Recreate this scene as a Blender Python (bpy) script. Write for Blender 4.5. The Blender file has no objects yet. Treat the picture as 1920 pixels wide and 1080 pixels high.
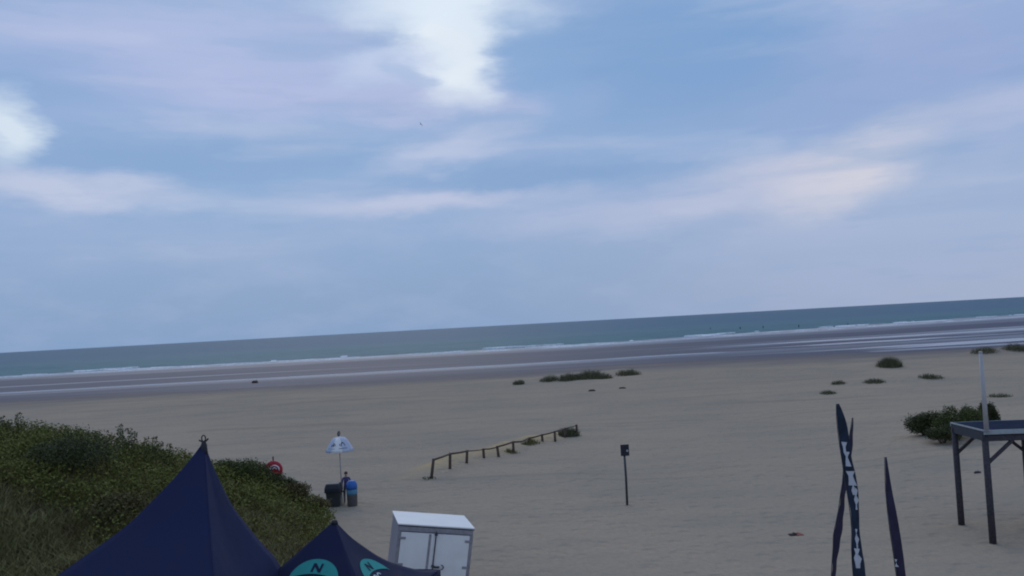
import bpy, bmesh, math, random
import numpy as np
from mathutils import Vector, Matrix, noise as mnoise
from mathutils.bvhtree import BVHTree

scene = bpy.context.scene
R_ = math.radians

# ------------------------------------------------------------------ camera
CAM = Vector((0.0, 0.0, 7.9))
FPX = 1600.0                      # focal length in photo pixels (1920 wide)
ROLL, PITCH = R_(3.13), R_(2.46)
_F = Vector((0, math.cos(PITCH), math.sin(PITCH)))
_U0 = Vector((0, -math.sin(PITCH), math.cos(PITCH)))
_R0 = Vector((1, 0, 0))
_R = _R0 * math.cos(ROLL) - _U0 * math.sin(ROLL)
_U = _U0 * math.cos(ROLL) + _R0 * math.sin(ROLL)
cam_data = bpy.data.cameras.new('camera')
cam_data.sensor_width = 36.0
cam_data.lens = FPX / 1920.0 * 36.0
cam_data.clip_start = 0.1
cam_data.clip_end = 120000.0
cam = bpy.data.objects.new('camera', cam_data)
scene.collection.objects.link(cam)
m = Matrix.Identity(4)
for i, v in enumerate((_R, _U, -_F)):
    for k in range(3):
        m[k][i] = v[k]
m.translation = CAM
cam.matrix_world = m
scene.camera = cam

def ray(px, py):
    return _F + _R * ((px - 960.0) / FPX) + _U * ((540.0 - py) / FPX)
def at_depth(px, py, Y):
    d = ray(px, py)
    return CAM + d * (Y / d.y)

# ------------------------------------------------------------------ view, render
vs = scene.view_settings
vs.view_transform = 'Standard'; vs.look = 'None'; vs.exposure = 0.0; vs.gamma = 1.0
vs.use_curve_mapping = False
scene.render.engine = 'CYCLES'
scene.cycles.use_denoising = True
scene.cycles.max_bounces = 6
scene.cycles.filter_width = 2.0
scene.render.film_transparent = False

# ------------------------------------------------------------------ world: overcast evening sky
SUN_EL, SUN_AZ = R_(38), R_(-12)      # azimuth from +Y towards +X
world = bpy.data.worlds.new('World'); scene.world = world
world.use_nodes = True
def srgb(r, g, b):
    f = lambda c: (c/255/12.92) if c/255 <= 0.04045 else ((c/255+0.055)/1.055)**2.4
    return (f(r), f(g), f(b), 1.0)

class NT:
    """small helper around a node tree"""
    def __init__(self, tree):
        self.t = tree; self.n = tree.nodes; self.l = tree.links
    def node(self, typ, **kw):
        nd = self.n.new(typ)
        for k, v in kw.items(): setattr(nd, k, v)
        return nd
    def put(self, sock, v):
        if v is None: return
        if isinstance(v, bpy.types.NodeSocket): self.l.new(v, sock)
        else: sock.default_value = v
    def math(self, op, a, b=None, c=None, clamp=False):
        nd = self.node('ShaderNodeMath', operation=op, use_clamp=clamp)
        self.put(nd.inputs[0], a); self.put(nd.inputs[1], b)
        if c is not None: self.put(nd.inputs[2], c)
        return nd.outputs[0]
    def mix(self, fac, a, b, blend='MIX'):
        nd = self.node('ShaderNodeMix', data_type='RGBA', blend_type=blend)
        self.put(nd.inputs[0], fac); self.put(nd.inputs[6], a); self.put(nd.inputs[7], b)
        return nd.outputs[2]
    def mapr(self, v, a, b, c=0.0, d=1.0, interp='SMOOTHSTEP'):
        nd = self.node('ShaderNodeMapRange', interpolation_type=interp)
        self.put(nd.inputs[0], v); self.put(nd.inputs[1], a); self.put(nd.inputs[2], b)
        self.put(nd.inputs[3], c); self.put(nd.inputs[4], d)
        return nd.outputs[0]
    def noise(self, vec, scale, detail=4.0, rough=0.55, dist=0.0):
        nd = self.node('ShaderNodeTexNoise')
        self.put(nd.inputs['Vector'], vec); nd.inputs['Scale'].default_value = scale
        nd.inputs['Detail'].default_value = detail; nd.inputs['Roughness'].default_value = rough
        nd.inputs['Distortion'].default_value = dist
        return nd.outputs[0]
    def comb(self, x, y, z):
        nd = self.node('ShaderNodeCombineXYZ')
        self.put(nd.inputs[0], x); self.put(nd.inputs[1], y); self.put(nd.inputs[2], z)
        return nd.outputs[0]
    def vscale(self, vec, s):
        nd = self.node('ShaderNodeMapping'); self.put(nd.inputs[0], vec); nd.inputs[3].default_value = s
        return nd.outputs[0]

def build_sky():
    w = NT(world.node_tree); w.n.clear()
    tc = w.node('ShaderNodeTexCoord')
    sep = w.node('ShaderNodeSeparateXYZ'); w.l.new(tc.outputs['Generated'], sep.inputs[0])
    X, Y, Z = sep.outputs
    az = w.math('ARCTAN2', X, Y)
    el = w.math('ARCSINE', Z)
    # cloud deck coordinates: bands stretched along the horizon, thicker towards the zenith
    base = w.comb(az, w.math('MULTIPLY', el, 2.6), 0.0)
    n1 = w.noise(base, 3.2, 5, 0.55)
    n2 = w.noise(w.vscale(base, (1, 1, 1)), 9.0, 5, 0.55)
    off = w.noise(w.comb(az, w.math('MULTIPLY', el, 2.6), 4.7), 5.0, 5, 0.6)
    u = w.math('ADD', az, w.math('MULTIPLY', w.math('SUBTRACT', off, 0.5), 0.17))
    v = w.math('ADD', el, w.math('MULTIPLY', w.math('SUBTRACT', n2, 0.5), 0.055))
    # base of the deck
    right = w.mapr(az, -0.15, 0.55)
    hor = w.mix(right, srgb(124, 157, 201), srgb(160, 175, 208))
    deck = w.mix(w.mapr(n1, 0.34, 0.66), srgb(136, 170, 215), srgb(160, 180, 222))
    col = w.mix(w.mapr(el, 0.02, 0.22), hor, deck)
    col = w.mix(w.math('MULTIPLY', w.mapr(n2, 0.42, 0.75), 0.22), col, srgb(172, 184, 222))
    feats = [
        # px, py, half length, half height, tilt deg (image), softness, colour, strength
        (330, 120, 480, 100, 2, .9, (163, 179, 224), .75),
        (1240, 105, 300, 125, -3, .55, (118, 157, 208), .95),
        (1110, 245, 420, 55, 3, .9, (130, 163, 210), .8),
        (1010, 335, 330, 38, 4, .8, (123, 158, 206), .95),
        (380, 300, 480, 62, 3, .85, (124, 160, 208), .9),
        (70, 160, 210, 52, 0, .9, (129, 163, 212), .85),
        (1750, 120, 330, 100, 8, .9, (144, 165, 212), .75),
        (1800, 420, 330, 90, 10, .95, (152, 174, 214), .7),
        (640, 170, 330, 40, 2, .95, (168, 180, 224), .6),
        (1360, 360, 330, 46, 7, .98, (182, 190, 221), .42),
        (1860, 205, 170, 32, 12, .98, (190, 196, 224), .42),
        (1590, 318, 135, 56, 24, .9, (214, 213, 226), .75),
        (1440, 335, 170, 44, 10, .98, (200, 202, 224), .5),
        (1120, 405, 260, 34, 3, .98, (172, 184, 219), .35),
        (130, 352, 230, 26, -1, .9, (188, 198, 227), .85),
        (820, 378, 210, 20, 3, .9, (184, 193, 224), .75),
        (820, 290, 120, 28, 14, .9, (184, 196, 228), .75),
        (860, 190, 240, 34, 3, .95, (176, 186, 224), .6),
        (866, 72, 122, 92, 62, .55, (219, 232, 248), 1.0),
        (850, 12, 215, 46, 2, .7, (212, 228, 248), .9),
        (720, 125, 110, 30, 14, .85, (186, 203, 236), .75),
        (762, 140, 44, 20, -10, .7, (158, 182, 222), .7),
        (5, 238, 58, 50, 40, .75, (208, 224, 243), .95),
        (1010, 130, 75, 95, 8, .8, (126, 164, 213), .85),
        (1180, 110, 230, 85, -3, .9, (119, 158, 208), .7),
    ]
    streak = w.noise(w.comb(w.math('ADD', az, w.math('MULTIPLY', off, .25)), w.math('MULTIPLY', el, 7.0), 2.0), 3.2, 4, .5)
    streak2 = w.noise(w.comb(az, w.math('MULTIPLY', el, 6.0), 9.0), 9.0, 6, .6)
    for i_, (px, py, a, b, tilt, soft, c, st) in enumerate(feats):
        if i_ == 18:
            hi = w.mapr(el, .03, .16)
            col = w.mix(w.math('MULTIPLY', w.mapr(streak, .52, .72), w.math('MULTIPLY', hi, .34)), col, srgb(188, 198, 227))
            col = w.mix(w.math('MULTIPLY', w.mapr(streak, .50, .30), w.math('MULTIPLY', hi, .42)), col, srgb(124, 160, 208))
            col = w.mix(w.math('MULTIPLY', w.mapr(streak2, .48, .30), .22), col, srgb(130, 162, 208))
        d = ray(px, py).normalized()
        a0, e0 = math.atan2(d.x, d.y), math.asin(d.z)
        th = R_(tilt) - ROLL
        ca, sa = math.cos(th), math.sin(th)
        du = w.math('SUBTRACT', u, a0); dv = w.math('SUBTRACT', v, e0)
        p = w.math('MULTIPLY', w.math('ADD', w.math('MULTIPLY', du, ca), w.math('MULTIPLY', dv, sa)), FPX / a)
        q = w.math('MULTIPLY', w.math('SUBTRACT', w.math('MULTIPLY', dv, ca), w.math('MULTIPLY', du, sa)), FPX / b)
        dd = w.math('SQRT', w.math('ADD', w.math('MULTIPLY', p, p), w.math('MULTIPLY', q, q)))
        k = w.mapr(dd, 1 + soft * .7, 1 - soft, 0.0, st)
        col = w.mix(k, col, srgb(*c))
    sky = w.node('ShaderNodeTexSky', sky_type='NISHITA', sun_disc=False)
    sky.sun_elevation = SUN_EL; sky.sun_rotation = SUN_AZ; sky.air_density = 1.0; sky.dust_density = 2.0
    # the deck is stated in display brightness; the background runs at 0.1
    deck10 = w.mix(1.0, col, (10.5, 10.25, 9.75, 1), 'MULTIPLY')
    out = w.mix(0.04, deck10, sky.outputs[0])
    bg = w.node('ShaderNodeBackground'); bg.inputs['Strength'].default_value = 0.1
    w.l.new(out, bg.inputs['Color'])
    o = w.node('ShaderNodeOutputWorld'); w.l.new(bg.outputs[0], o.inputs[0])
build_sky()

sun_d = bpy.data.lights.new('sun', 'SUN'); sun_d.energy = 0.5; sun_d.angle = R_(40); sun_d.color = (1.0, 0.9, 0.76)
sun = bpy.data.objects.new('sun', sun_d); scene.collection.objects.link(sun)
sdir = Vector((math.sin(SUN_AZ) * math.cos(SUN_EL), math.cos(SUN_AZ) * math.cos(SUN_EL), math.sin(SUN_EL)))
sun.rotation_euler = sdir.to_track_quat('Z', 'Y').to_euler()
sun.location = (0, 0, 60)

# ------------------------------------------------------------------ helpers
random.seed(7); rng = np.random.default_rng(11)
COL = scene.collection

def tag(o, label=None, cat=None, group=None, kind=None):
    if label: o['label'] = label
    if cat: o['category'] = cat
    if group: o['group'] = group
    if kind: o['kind'] = kind
    return o
def empty(name, loc, rot=None):
    o = bpy.data.objects.new(name, None); COL.objects.link(o)
    o.empty_display_size = 0.2
    o.location = loc
    if rot is not None: o.rotation_euler = rot
    return o

class MB:
    def __init__(self): self.v = []; self.f = []
    def add(self, vs, fs):
        n = len(self.v); self.v += [tuple(p) for p in vs]; self.f += [tuple(i + n for i in q) for q in fs]
        return self
    def box(self, c, s, rot=None):
        c = Vector(c); h = Vector(s) * 0.5
        ps = []
        for x in (-1, 1):
            for y in (-1, 1):
                for z in (-1, 1):
                    p = Vector((x*h.x, y*h.y, z*h.z))
                    if rot is not None: p = rot @ p
                    ps.append(c + p)
        return self.add(ps, [(0,1,3,2),(4,6,7,5),(0,4,5,1),(2,3,7,6),(0,2,6,4),(1,5,7,3)])
    def beam(self, a, b, w, h, up=(0,0,1)):
        a, b = Vector(a), Vector(b); d = (b-a); L = d.length; d.normalize()
        upv = Vector(up)
        if abs(d.dot(upv)) > 0.98: upv = Vector((0,1,0))
        s = d.cross(upv).normalized(); u = s.cross(d).normalized()
        M3 = Matrix((s, d, u)).transposed()
        return self.box((a+b)/2, (w, L, h), M3)
    def tube(self, pts, radii, n=8, cap=True):
        pts = [Vector(p) for p in pts]
        if not hasattr(radii, '__len__'): radii = [radii]*len(pts)
        base = len(self.v); fs = []; vs = []
        ref = None
        for i, p in enumerate(pts):
            t = (pts[min(i+1, len(pts)-1)] - pts[max(i-1, 0)]).normalized()
            if ref is None:
                ref = Vector((1,0,0)) if abs(t.x) < .9 else Vector((0,1,0))
            s = (ref - t*ref.dot(t)).normalized(); ref = s
            q = t.cross(s)
            for k in range(n):
                a = 2*math.pi*k/n
                vs.append(p + (s*math.cos(a) + q*math.sin(a))*radii[i])
        for i in range(len(pts)-1):
            for k in range(n):
                fs.append((i*n+k, i*n+(k+1)%n, (i+1)*n+(k+1)%n, (i+1)*n+k))
        if cap:
            fs.append(tuple(reversed(range(n)))); fs.append(tuple(range((len(pts)-1)*n, len(pts)*n)))
        return self.add(vs, fs)
    def lathe(self, prof, n=16, c=(0,0,0), sx=1.0, sy=1.0):
        c = Vector(c); vs = []; fs = []
        for r, z in prof:
            for k in range(n):
                a = 2*math.pi*k/n
                vs.append(c + Vector((r*math.cos(a)*sx, r*math.sin(a)*sy, z)))
        for i in range(len(prof)-1):
            for k in range(n):
                fs.append((i*n+k, i*n+(k+1)%n, (i+1)*n+(k+1)%n, (i+1)*n+k))
        fs.append(tuple(reversed(range(n)))); fs.append(tuple(range((len(prof)-1)*n, len(prof)*n)))
        return self.add(vs, fs)
    def grid(self, P):
        """P[i][j] points"""
        r, c = len(P), len(P[0])
        return self.add([p for row in P for p in row],
                        [(i*c+j, i*c+j+1, (i+1)*c+j+1, (i+1)*c+j) for i in range(r-1) for j in range(c-1)])
    def build(self, name, mat, parent=None, smooth=False, bevel=0.0, solid=0.0, origin=None):
        me = bpy.data.meshes.new(name)
        vs = self.v
        if origin is not None:
            o_ = Vector(origin); vs = [tuple(Vector(p) - o_) for p in vs]
        me.from_pydata(vs, [], self.f); me.update()
        o = bpy.data.objects.new(name, me); COL.objects.link(o)
        if origin is not None: o.location = origin
        if mat: me.materials.append(mat)
        if smooth:
            me.polygons.foreach_set('use_smooth', [True]*len(me.polygons))
        if solid:
            md = o.modifiers.new('solid', 'SOLIDIFY'); md.thickness = solid; md.offset = -1
        if bevel:
            md = o.modifiers.new('bevel', 'BEVEL'); md.width = bevel; md.segments = 2; md.limit_method = 'ANGLE'
        if parent: o.parent = parent
        return o

def np_mesh(name, V, faces, mat, smooth=False):
    """V (n,3) float, faces (m,k) int"""
    me = bpy.data.meshes.new(name)
    V = np.ascontiguousarray(V, dtype=np.float32); faces = np.ascontiguousarray(faces, dtype=np.int32)
    k = faces.shape[1]
    me.vertices.add(len(V)); me.vertices.foreach_set('co', V.ravel())
    me.loops.add(faces.size); me.loops.foreach_set('vertex_index', faces.ravel())
    me.polygons.add(len(faces))
    me.polygons.foreach_set('loop_start', np.arange(0, faces.size, k, dtype=np.int32))
    if smooth: me.polygons.foreach_set('use_smooth', np.ones(len(faces), dtype=bool))
    me.update(calc_edges=True)
    if mat: me.materials.append(mat)
    o = bpy.data.objects.new(name, me); COL.objects.link(o)
    return o

def copy_tree(o, parent=None):
    c = o.copy(); COL.objects.link(c)
    if parent is not None: c.parent = parent
    for ch in list(o.children): copy_tree(ch, c)
    return c

# ------------------------------------------------------------------ materials
def newmat(name):
    mt = bpy.data.materials.new(name); mt.use_nodes = True
    t = NT(mt.node_tree); b = t.n['Principled BSDF']
    return mt, t, b
def simple(name, col, rough=0.6, var=0.12, scale=6.0, spec=0.4, metal=0.0, bump=0.0, bscale=30.0):
    mt, t, b = newmat(name)
    tc = t.node('ShaderNodeTexCoord')
    n = t.noise(tc.outputs['Object'], scale, 5, 0.6)
    dark = tuple(c*(1-var) for c in col[:3]) + (1,); lite = tuple(min(1, c*(1+var)) for c in col[:3]) + (1,)
    t.l.new(t.mix(t.mapr(n, .3, .7), dark, lite), b.inputs['Base Color'])
    t.l.new(t.mapr(n, .3, .7, rough*.9, min(1, rough*1.1)), b.inputs['Roughness'])
    b.inputs['Specular IOR Level'].default_value = spec
    b.inputs['Metallic'].default_value = metal
    if bump:
        bp = t.node('ShaderNodeBump'); bp.inputs['Strength'].default_value = bump; bp.inputs['Distance'].default_value = 0.02
        t.l.new(t.noise(tc.outputs['Object'], bscale, 5, .6), bp.inputs['Height'])
        t.l.new(bp.outputs[0], b.inputs['Normal'])
    return mt

M = {}
def make_sand():
    mt, t, b = newmat('sand')
    geo = t.node('ShaderNodeNewGeometry'); P = geo.outputs['Position']
    def attr(n):
        a = t.node('ShaderNodeAttribute', attribute_name=n); return a.outputs['Fac']
    wet, film, gold = attr('wet'), attr('film'), attr('gold')
    big = t.noise(P, 0.05, 4, .55)
    mid = t.noise(t.vscale(P, (.35, 1, 1)), 0.35, 5, .6)
    fin = t.noise(P, 6.0, 6, .65)
    dry = t.mix(t.mapr(big, .3, .7), (.368, .303, .232, 1), (.434, .342, .250, 1))
    dry = t.mix(t.math('MULTIPLY', t.mapr(mid, .4, .75), .7), dry, (.305, .265, .212, 1))
    dry = t.mix(t.math('MULTIPLY', t.mapr(fin, .35, .7), .45), dry, (.275, .24, .195, 1))
    dry = t.mix(t.math('MULTIPLY', gold, .9), dry, (.52, .38, .21, 1))
    # old drift lines and vehicle tracks, drawn as darker bands in the sand colour
    sep = t.node('ShaderNodeSeparateXYZ'); t.l.new(P, sep.inputs[0]); px_, py_ = sep.outputs[0], sep.outputs[1]
    dl = t.noise(t.vscale(P, (.05, .6, 1)), 0.35, 5, .6)
    dry = t.mix(t.math('MULTIPLY', t.mapr(dl, .58, .70), t.mapr(py_, 55, 85, 0, .5)), dry, (.245, .205, .165, 1))
    wv = t.noise(t.vscale(P, (1, 0, 0)), 0.035, 2, .5)
    for y0, amp in ((44.0, 26.0), (66.0, 34.0), (93.0, 22.0)):
        dist = t.math('ABSOLUTE', t.math('SUBTRACT', py_, t.math('ADD', t.math('MULTIPLY', t.math('SUBTRACT', wv, .5), amp), y0)))
        ln = t.mapr(t.math('ABSOLUTE', t.math('SUBTRACT', dist, .8)), .30, .12)
        dry = t.mix(t.math('MULTIPLY', ln, t.mapr(mid, .35, .6, .05, .32)), dry, (.255, .215, .17, 1))
    wn = t.noise(t.vscale(P, (.12, 1, 1)), 0.16, 5, .6)
    wetc = t.mix(t.mapr(wn, .35, .65), (.034, .038, .070, 1), (.064, .060, .088, 1))
    dry = t.mix(attr('soil'), dry, t.mix(t.mapr(mid, .35, .65), (.085, .072, .036, 1), (.13, .105, .055, 1)))
    c = t.mix(wet, dry, wetc)
    t.l.new(c, b.inputs['Base Color'])
    r = t.mapr(film, 0, 1, .62, .16, 'LINEAR')
    r = t.math('ADD', t.math('MULTIPLY', t.math('SUBTRACT', 1.0, wet), .35), r, clamp=True)
    t.l.new(r, b.inputs['Roughness'])
    t.l.new(t.math('ADD', t.math('MULTIPLY', wet, .06), t.math('MULTIPLY', film, .5)), b.inputs['Specular IOR Level'])
    # relief: drifted ripples, trampled footprints; smoothed away where wet
    foot = t.node('ShaderNodeTexVoronoi', feature='SMOOTH_F1'); t.l.new(P, foot.inputs['Vector'])
    foot.inputs['Scale'].default_value = 1.5; foot.inputs['Smoothness'].default_value = .6
    h = t.math('ADD', t.math('MULTIPLY', t.mapr(foot.outputs[0], 0, .5), .11), t.math('MULTIPLY', fin, .035))
    h = t.math('ADD', h, t.math('MULTIPLY', mid, .30))
    bp = t.node('ShaderNodeBump'); bp.inputs['Distance'].default_value = 1.0
    t.l.new(t.math('MULTIPLY', t.math('SUBTRACT', 1.0, wet, clamp=True), .8), bp.inputs['Strength'])
    t.l.new(h, bp.inputs['Height']); t.l.new(bp.outputs[0], b.inputs['Normal'])
    return mt
M['sand'] = make_sand()

def make_sea():
    mt, t, b = newmat('sea_water')
    geo = t.node('ShaderNodeNewGeometry'); P = geo.outputs['Position']
    sep = t.node('ShaderNodeSeparateXYZ'); t.l.new(P, sep.inputs[0])
    shallow = t.mapr(sep.outputs[1], 290, 900)
    pat = t.noise(t.vscale(P, (.25, 1, 1)), 0.02, 4, .6)
    c = t.mix(shallow, (.085, .190, .205, 1), (.070, .145, .205, 1))
    c = t.mix(t.math('MULTIPLY', t.mapr(pat, .4, .7), .4), c, (.08, .165, .20, 1))
    t.l.new(c, b.inputs['Base Color'])
    b.inputs['Roughness'].default_value = .42
    b.inputs['IOR'].default_value = 1.33
    b.inputs['Specular IOR Level'].default_value = .05
    n1 = t.noise(t.vscale(P, (.25, 1, 1)), 0.22, 4, .6)
    n2 = t.noise(t.vscale(P, (.5, 1, 1)), 1.1, 4, .6)
    h = t.math('ADD', t.math('MULTIPLY', n1, 1.2), t.math('MULTIPLY', n2, .35))
    bp = t.node('ShaderNodeBump'); bp.inputs['Strength'].default_value = .8; bp.inputs['Distance'].default_value = 1.0
    t.l.new(h, bp.inputs['Height']); t.l.new(bp.outputs[0], b.inputs['Normal'])
    return mt
M['sea'] = make_sea()

def leafmat(name, c1, c2, c3, pscale=.35, patch=(.10, .075, .03, 1), pamt=.5):
    mt, t, b = newmat(name)
    geo = t.node('ShaderNodeNewGeometry')
    n = t.noise(geo.outputs['Position'], pscale, 4, .6)
    r = geo.outputs['Random Per Island']
    c = t.mix(r, c1, c2)
    c = t.mix(t.mapr(n, .38, .62), c, t.mix(r, c3, c2))
    n2 = t.noise(t.vscale(geo.outputs['Position'], (1, 1, 1)), pscale*2.3, 3, .5)
    c = t.mix(t.math('MULTIPLY', t.mapr(n2, .56, .70), pamt), c, patch)
    t.l.new(c, b.inputs['Base Color'])
    b.inputs['Roughness'].default_value = .75
    b.inputs['Specular IOR Level'].default_value = .2
    return mt
M['scrub'] = leafmat('scrub_leaves', (.130, .135, .026, 1), (.180, .180, .040, 1), (.098, .100, .024, 1))
M['grass'] = leafmat('dune_grass', (.170, .150, .055, 1), (.235, .200, .085, 1), (.130, .130, .042, 1), .3, (.15, .085, .045, 1), .6)
M['marram'] = leafmat('marram', (.10, .108, .055, 1), (.19, .175, .10, 1), (.085, .088, .048, 1), .5, (.15, .12, .07, 1), .4)
M['darkshrub'] = leafmat('dark_shrub_leaves', (.055, .065, .028, 1), (.090, .098, .038, 1), (.045, .052, .028, 1), .8)
M['bushgreen'] = leafmat('green_shrub_leaves', (.062, .078, .024, 1), (.105, .122, .034, 1), (.048, .056, .024, 1), .6)
M['brownshrub'] = leafmat('brown_shrub_leaves', (.085, .080, .028, 1), (.14, .118, .045, 1), (.115, .075, .036, 1), .6)
M['bark'] = simple('bark', (.07, .055, .04, 1), .9, .3, 20)
M['navy'] = simple('navy_canvas', (.016, .022, .070, 1), .75, .12, 1.2, .25, bump=.5, bscale=2.2)
M['darknavy'] = simple('dark_navy_canvas', (.012, .015, .050, 1), .75, .12, 1.5, .25, bump=.45, bscale=2.6)
M['teal'] = simple('teal_print', (.035, .30, .27, 1), .7, .08, 4, .25)
M['paleprint'] = simple('pale_print', (.45, .55, .60, 1), .7, .05, 4, .25)
M['white_metal'] = simple('white_painted_panel', (.80, .77, .74, 1), .45, .05, 1.5, .4)
M['white_roof'] = simple('white_roof_sheet', (.80, .78, .75, 1), .5, .04, 2, .4)
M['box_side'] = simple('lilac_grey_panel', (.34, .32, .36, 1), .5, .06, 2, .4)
M['grey_metal'] = simple('galvanised_steel', (.30, .29, .31, 1), .5, .15, 8, .5, metal=.3)
M['black'] = simple('black_rubber', (.02, .02, .025, 1), .6, .2, 8)
M['steel'] = simple('dark_steel', (.06, .062, .07, 1), .5, .2, 8, .5, metal=.4)
M['bin_black'] = simple('black_green_plastic', (.034, .042, .042, 1), .55, .15, 5)
M['bin_lid'] = simple('dark_lid_plastic', (.022, .026, .036, 1), .5, .15, 5)
M['bin_blue'] = simple('blue_plastic', (.03, .13, .42, 1), .45, .1, 5)
M['bin_cyan'] = simple('light_blue_print', (.09, .24, .36, 1), .55, .1, 9)
M['bin_brown'] = simple('grey_brown_plastic', (.095, .082, .08, 1), .6, .15, 7)
M['white_cloth'] = simple('white_cloth', (.48, .52, .62, 1), .7, .06, 3)
M['white_pole'] = simple('white_pole_paint', (.42, .40, .39, 1), .5, .06, 3)
M['red'] = simple('red_plastic', (.42, .018, .030, 1), .45, .15, 5)
M['white_plastic'] = simple('white_plastic', (.80, .76, .74, 1), .5, .05, 6)
M['wood'] = simple('weathered_wood', (.105, .075, .058, 1), .85, .3, 14, .2, bump=.4, bscale=25)
M['darkwood'] = simple('dark_stained_timber', (.066, .058, .066, 1), .8, .25, 12, .2, bump=.4, bscale=25)
M['rooffelt'] = simple('dark_blue_roof_felt', (.034, .042, .066, 1), .95, .15, 3, .0)
M['paletrim'] = simple('pale_grey_trim', (.34, .37, .38, 1), .6, .1, 5)
M['slate'] = simple('slate_panel', (.034, .042, .056, 1), .8, .2, 4)
M['flag'] = simple('dark_flag_cloth', (.040, .034, .062, 1), .8, .2, 2.5, .15)
M['flagblue'] = simple('blue_black_flag_cloth', (.028, .040, .062, 1), .8, .25, 2.5, .15)
M['flagwhite'] = simple('white_flag_print', (.55, .55, .58, 1), .7, .06, 3)
M['sign'] = simple('dark_sign_plate', (.018, .018, .032, 1), .55, .2, 8)
M['wetsuit'] = simple('black_wetsuit', (.018, .022, .03, 1), .6, .1, 6)
M['hair'] = simple('brown_hair', (.06, .04, .028, 1), .8, .2, 20)
M['feather'] = simple('grey_feathers', (.22, .22, .25, 1), .8, .15, 8)
M['litterred'] = simple('red_cloth', (.30, .10, .07, 1), .8, .2, 12)
M['litterblack'] = simple('black_cloth', (.025, .015, .014, 1), .8, .2, 12)
def foam_mat():
    mt, t, b = newmat('foam')
    geo = t.node('ShaderNodeNewGeometry')
    n = t.noise(geo.outputs['Position'], 1.2, 5, .65)
    t.l.new(t.mix(t.mapr(n, .3, .65), (.62, .66, .68, 1), (.93, .93, .93, 1)), b.inputs['Base Color'])
    b.inputs['Roughness'].default_value = .8
    return mt
M['foam'] = foam_mat()

# ------------------------------------------------------------------ terrain
SEA_Z = -1.2
def sstep(a, b, x):
    t = np.clip((x - a) / (b - a), 0, 1); return t*t*(3-2*t)
def vnoise(x, y, seed=0):
    """cheap smooth value noise on arrays"""
    xi = np.floor(x).astype(np.int64); yi = np.floor(y).astype(np.int64)
    fx = x - xi; fy = y - yi
    fx = fx*fx*(3-2*fx); fy = fy*fy*(3-2*fy)
    def h(a, b):
        n = (a*374761393 + b*668265263 + seed*1442695041) & 0x7fffffff
        n = ((n ^ (n >> 13)) * 1274126177) & 0x7fffffff
        return ((n ^ (n >> 16)) & 0xffff) / 65535.0
    return (h(xi, yi)*(1-fx) + h(xi+1, yi)*fx)*(1-fy) + (h(xi, yi+1)*(1-fx) + h(xi+1, yi+1)*fx)*fy
def fbm(x, y, seed=0, o=4):
    s = 0; a = .5; t = 0
    for k in range(o):
        s = s + a*vnoise(x, y, seed+k*17); t += a; a *= .5; x = x*2.03 + 3.1; y = y*2.03 + 1.7
    return s/t

def shore_y(X): return 285 + np.where(X > 20, (X-20)*0.36, 0) + 6*(fbm(X*.02, X*0, 5)-.5)
def dry_y(X): return 134 + 5*(fbm(X*.03, X*0+3, 9)-.5)*2

DUNE_S = [0, .7, 1.5, 3.5, 7, 12, 22, 50, 90]
DUNE_C = [0, .45, 1.1, 2.0, 3.2, 4.3, 5.1, 6.0, 6.0]
FENCE_B = []
BUMPS = []   # (x, y, radius x, radius y, height)
FENCE_PX = [((813,860),(807,897)), ((844,849),(843,880)), ((876,844),(874,870)), ((906,841),(908,861)),
            ((932,836),(936,858)), ((962,827),(963,851)), ((992,820),(994,833)), ((1016,814),(1018,831)),
            ((1040,808),(1041,829)), ((1059,802),(1058,822)), ((1081,796),(1081,818))]
def flat_hit(px, py, z=0.0):
    d = ray(px, py); k = (z - CAM.z)/d.z; return CAM + d*k

def ground_np(X, Y):
    X = np.asarray(X, float); Y = np.asarray(Y, float)
    yd, ys = dry_y(X), shore_y(X)
    t = (Y - yd)/(ys - yd)
    z = -1.2*sstep(-.35, 1.45, t)*1.185
    z = z + .06*np.sin(t*19 + 1.5*fbm(X*.01, Y*.004, 3))*sstep(-.1, .1, t)*sstep(1.3, .9, t)
    z = z - 3.0*sstep(.99, 1.45, t)
    # soft relief of the dry beach
    rel = (fbm(X*.06, Y*.09, 21)-.5)*.75 + (fbm(X*.25, Y*.3, 31)-.5)*.14
    z = z + rel*sstep(135, 100, Y)*sstep(18, 40, Y)
    # rising ground towards the viewpoint
    z = z + 1.0*sstep(24, 13, Y)
    # left dune
    toe = -6.0 - (Y-26)*.2 + 1.0*(fbm(Y*.25, Y*0, 41)-.5)
    c = np.interp(toe - X, DUNE_S, DUNE_C)
    wy = sstep(43, 33, Y)*(.45 + .55*sstep(20, 31, Y))
    dune = c*wy*(1+.16*(fbm(X*.3, Y*.3, 51)-.5)*2)
    z = np.maximum(z, z*.3 + dune)
    for bx, by, rx, ry, h in BUMPS:
        z = z + h*np.exp(-((X-bx)/rx)**2 - ((Y-by)/ry)**2)
    if FENCE_B:
        rdg = np.zeros_like(z)
        for bx, by, rx, ry, h in FENCE_B:
            rdg = np.maximum(rdg, h*np.exp(-((X-bx)/rx)**2 - ((Y-by)/ry)**2))
        z = z + rdg*(.75+.5*fbm(X*.9, Y*.9, 77))
    return z
def ground(x, y): return float(ground_np(np.array([x]), np.array([y]))[0])
def hit(px, py):
    """point of the ground seen at a photo pixel"""
    d = ray(px, py)
    ss = 5.0*1.004**np.arange(1500)
    below = (CAM.z + d.z*ss) < ground_np(CAM.x + d.x*ss, CAM.y + d.y*ss)
    k = int(np.argmax(below)) if below.any() else len(ss)-1
    a, b = ss[max(0, k-1)], ss[k]
    for _ in range(24):
        mdl = (a+b)/2; p = CAM + d*mdl
        if p.z < ground(p.x, p.y): b = mdl
        else: a = mdl
    p = CAM + d*b
    return Vector((p.x, p.y, ground(p.x, p.y)))

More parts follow.
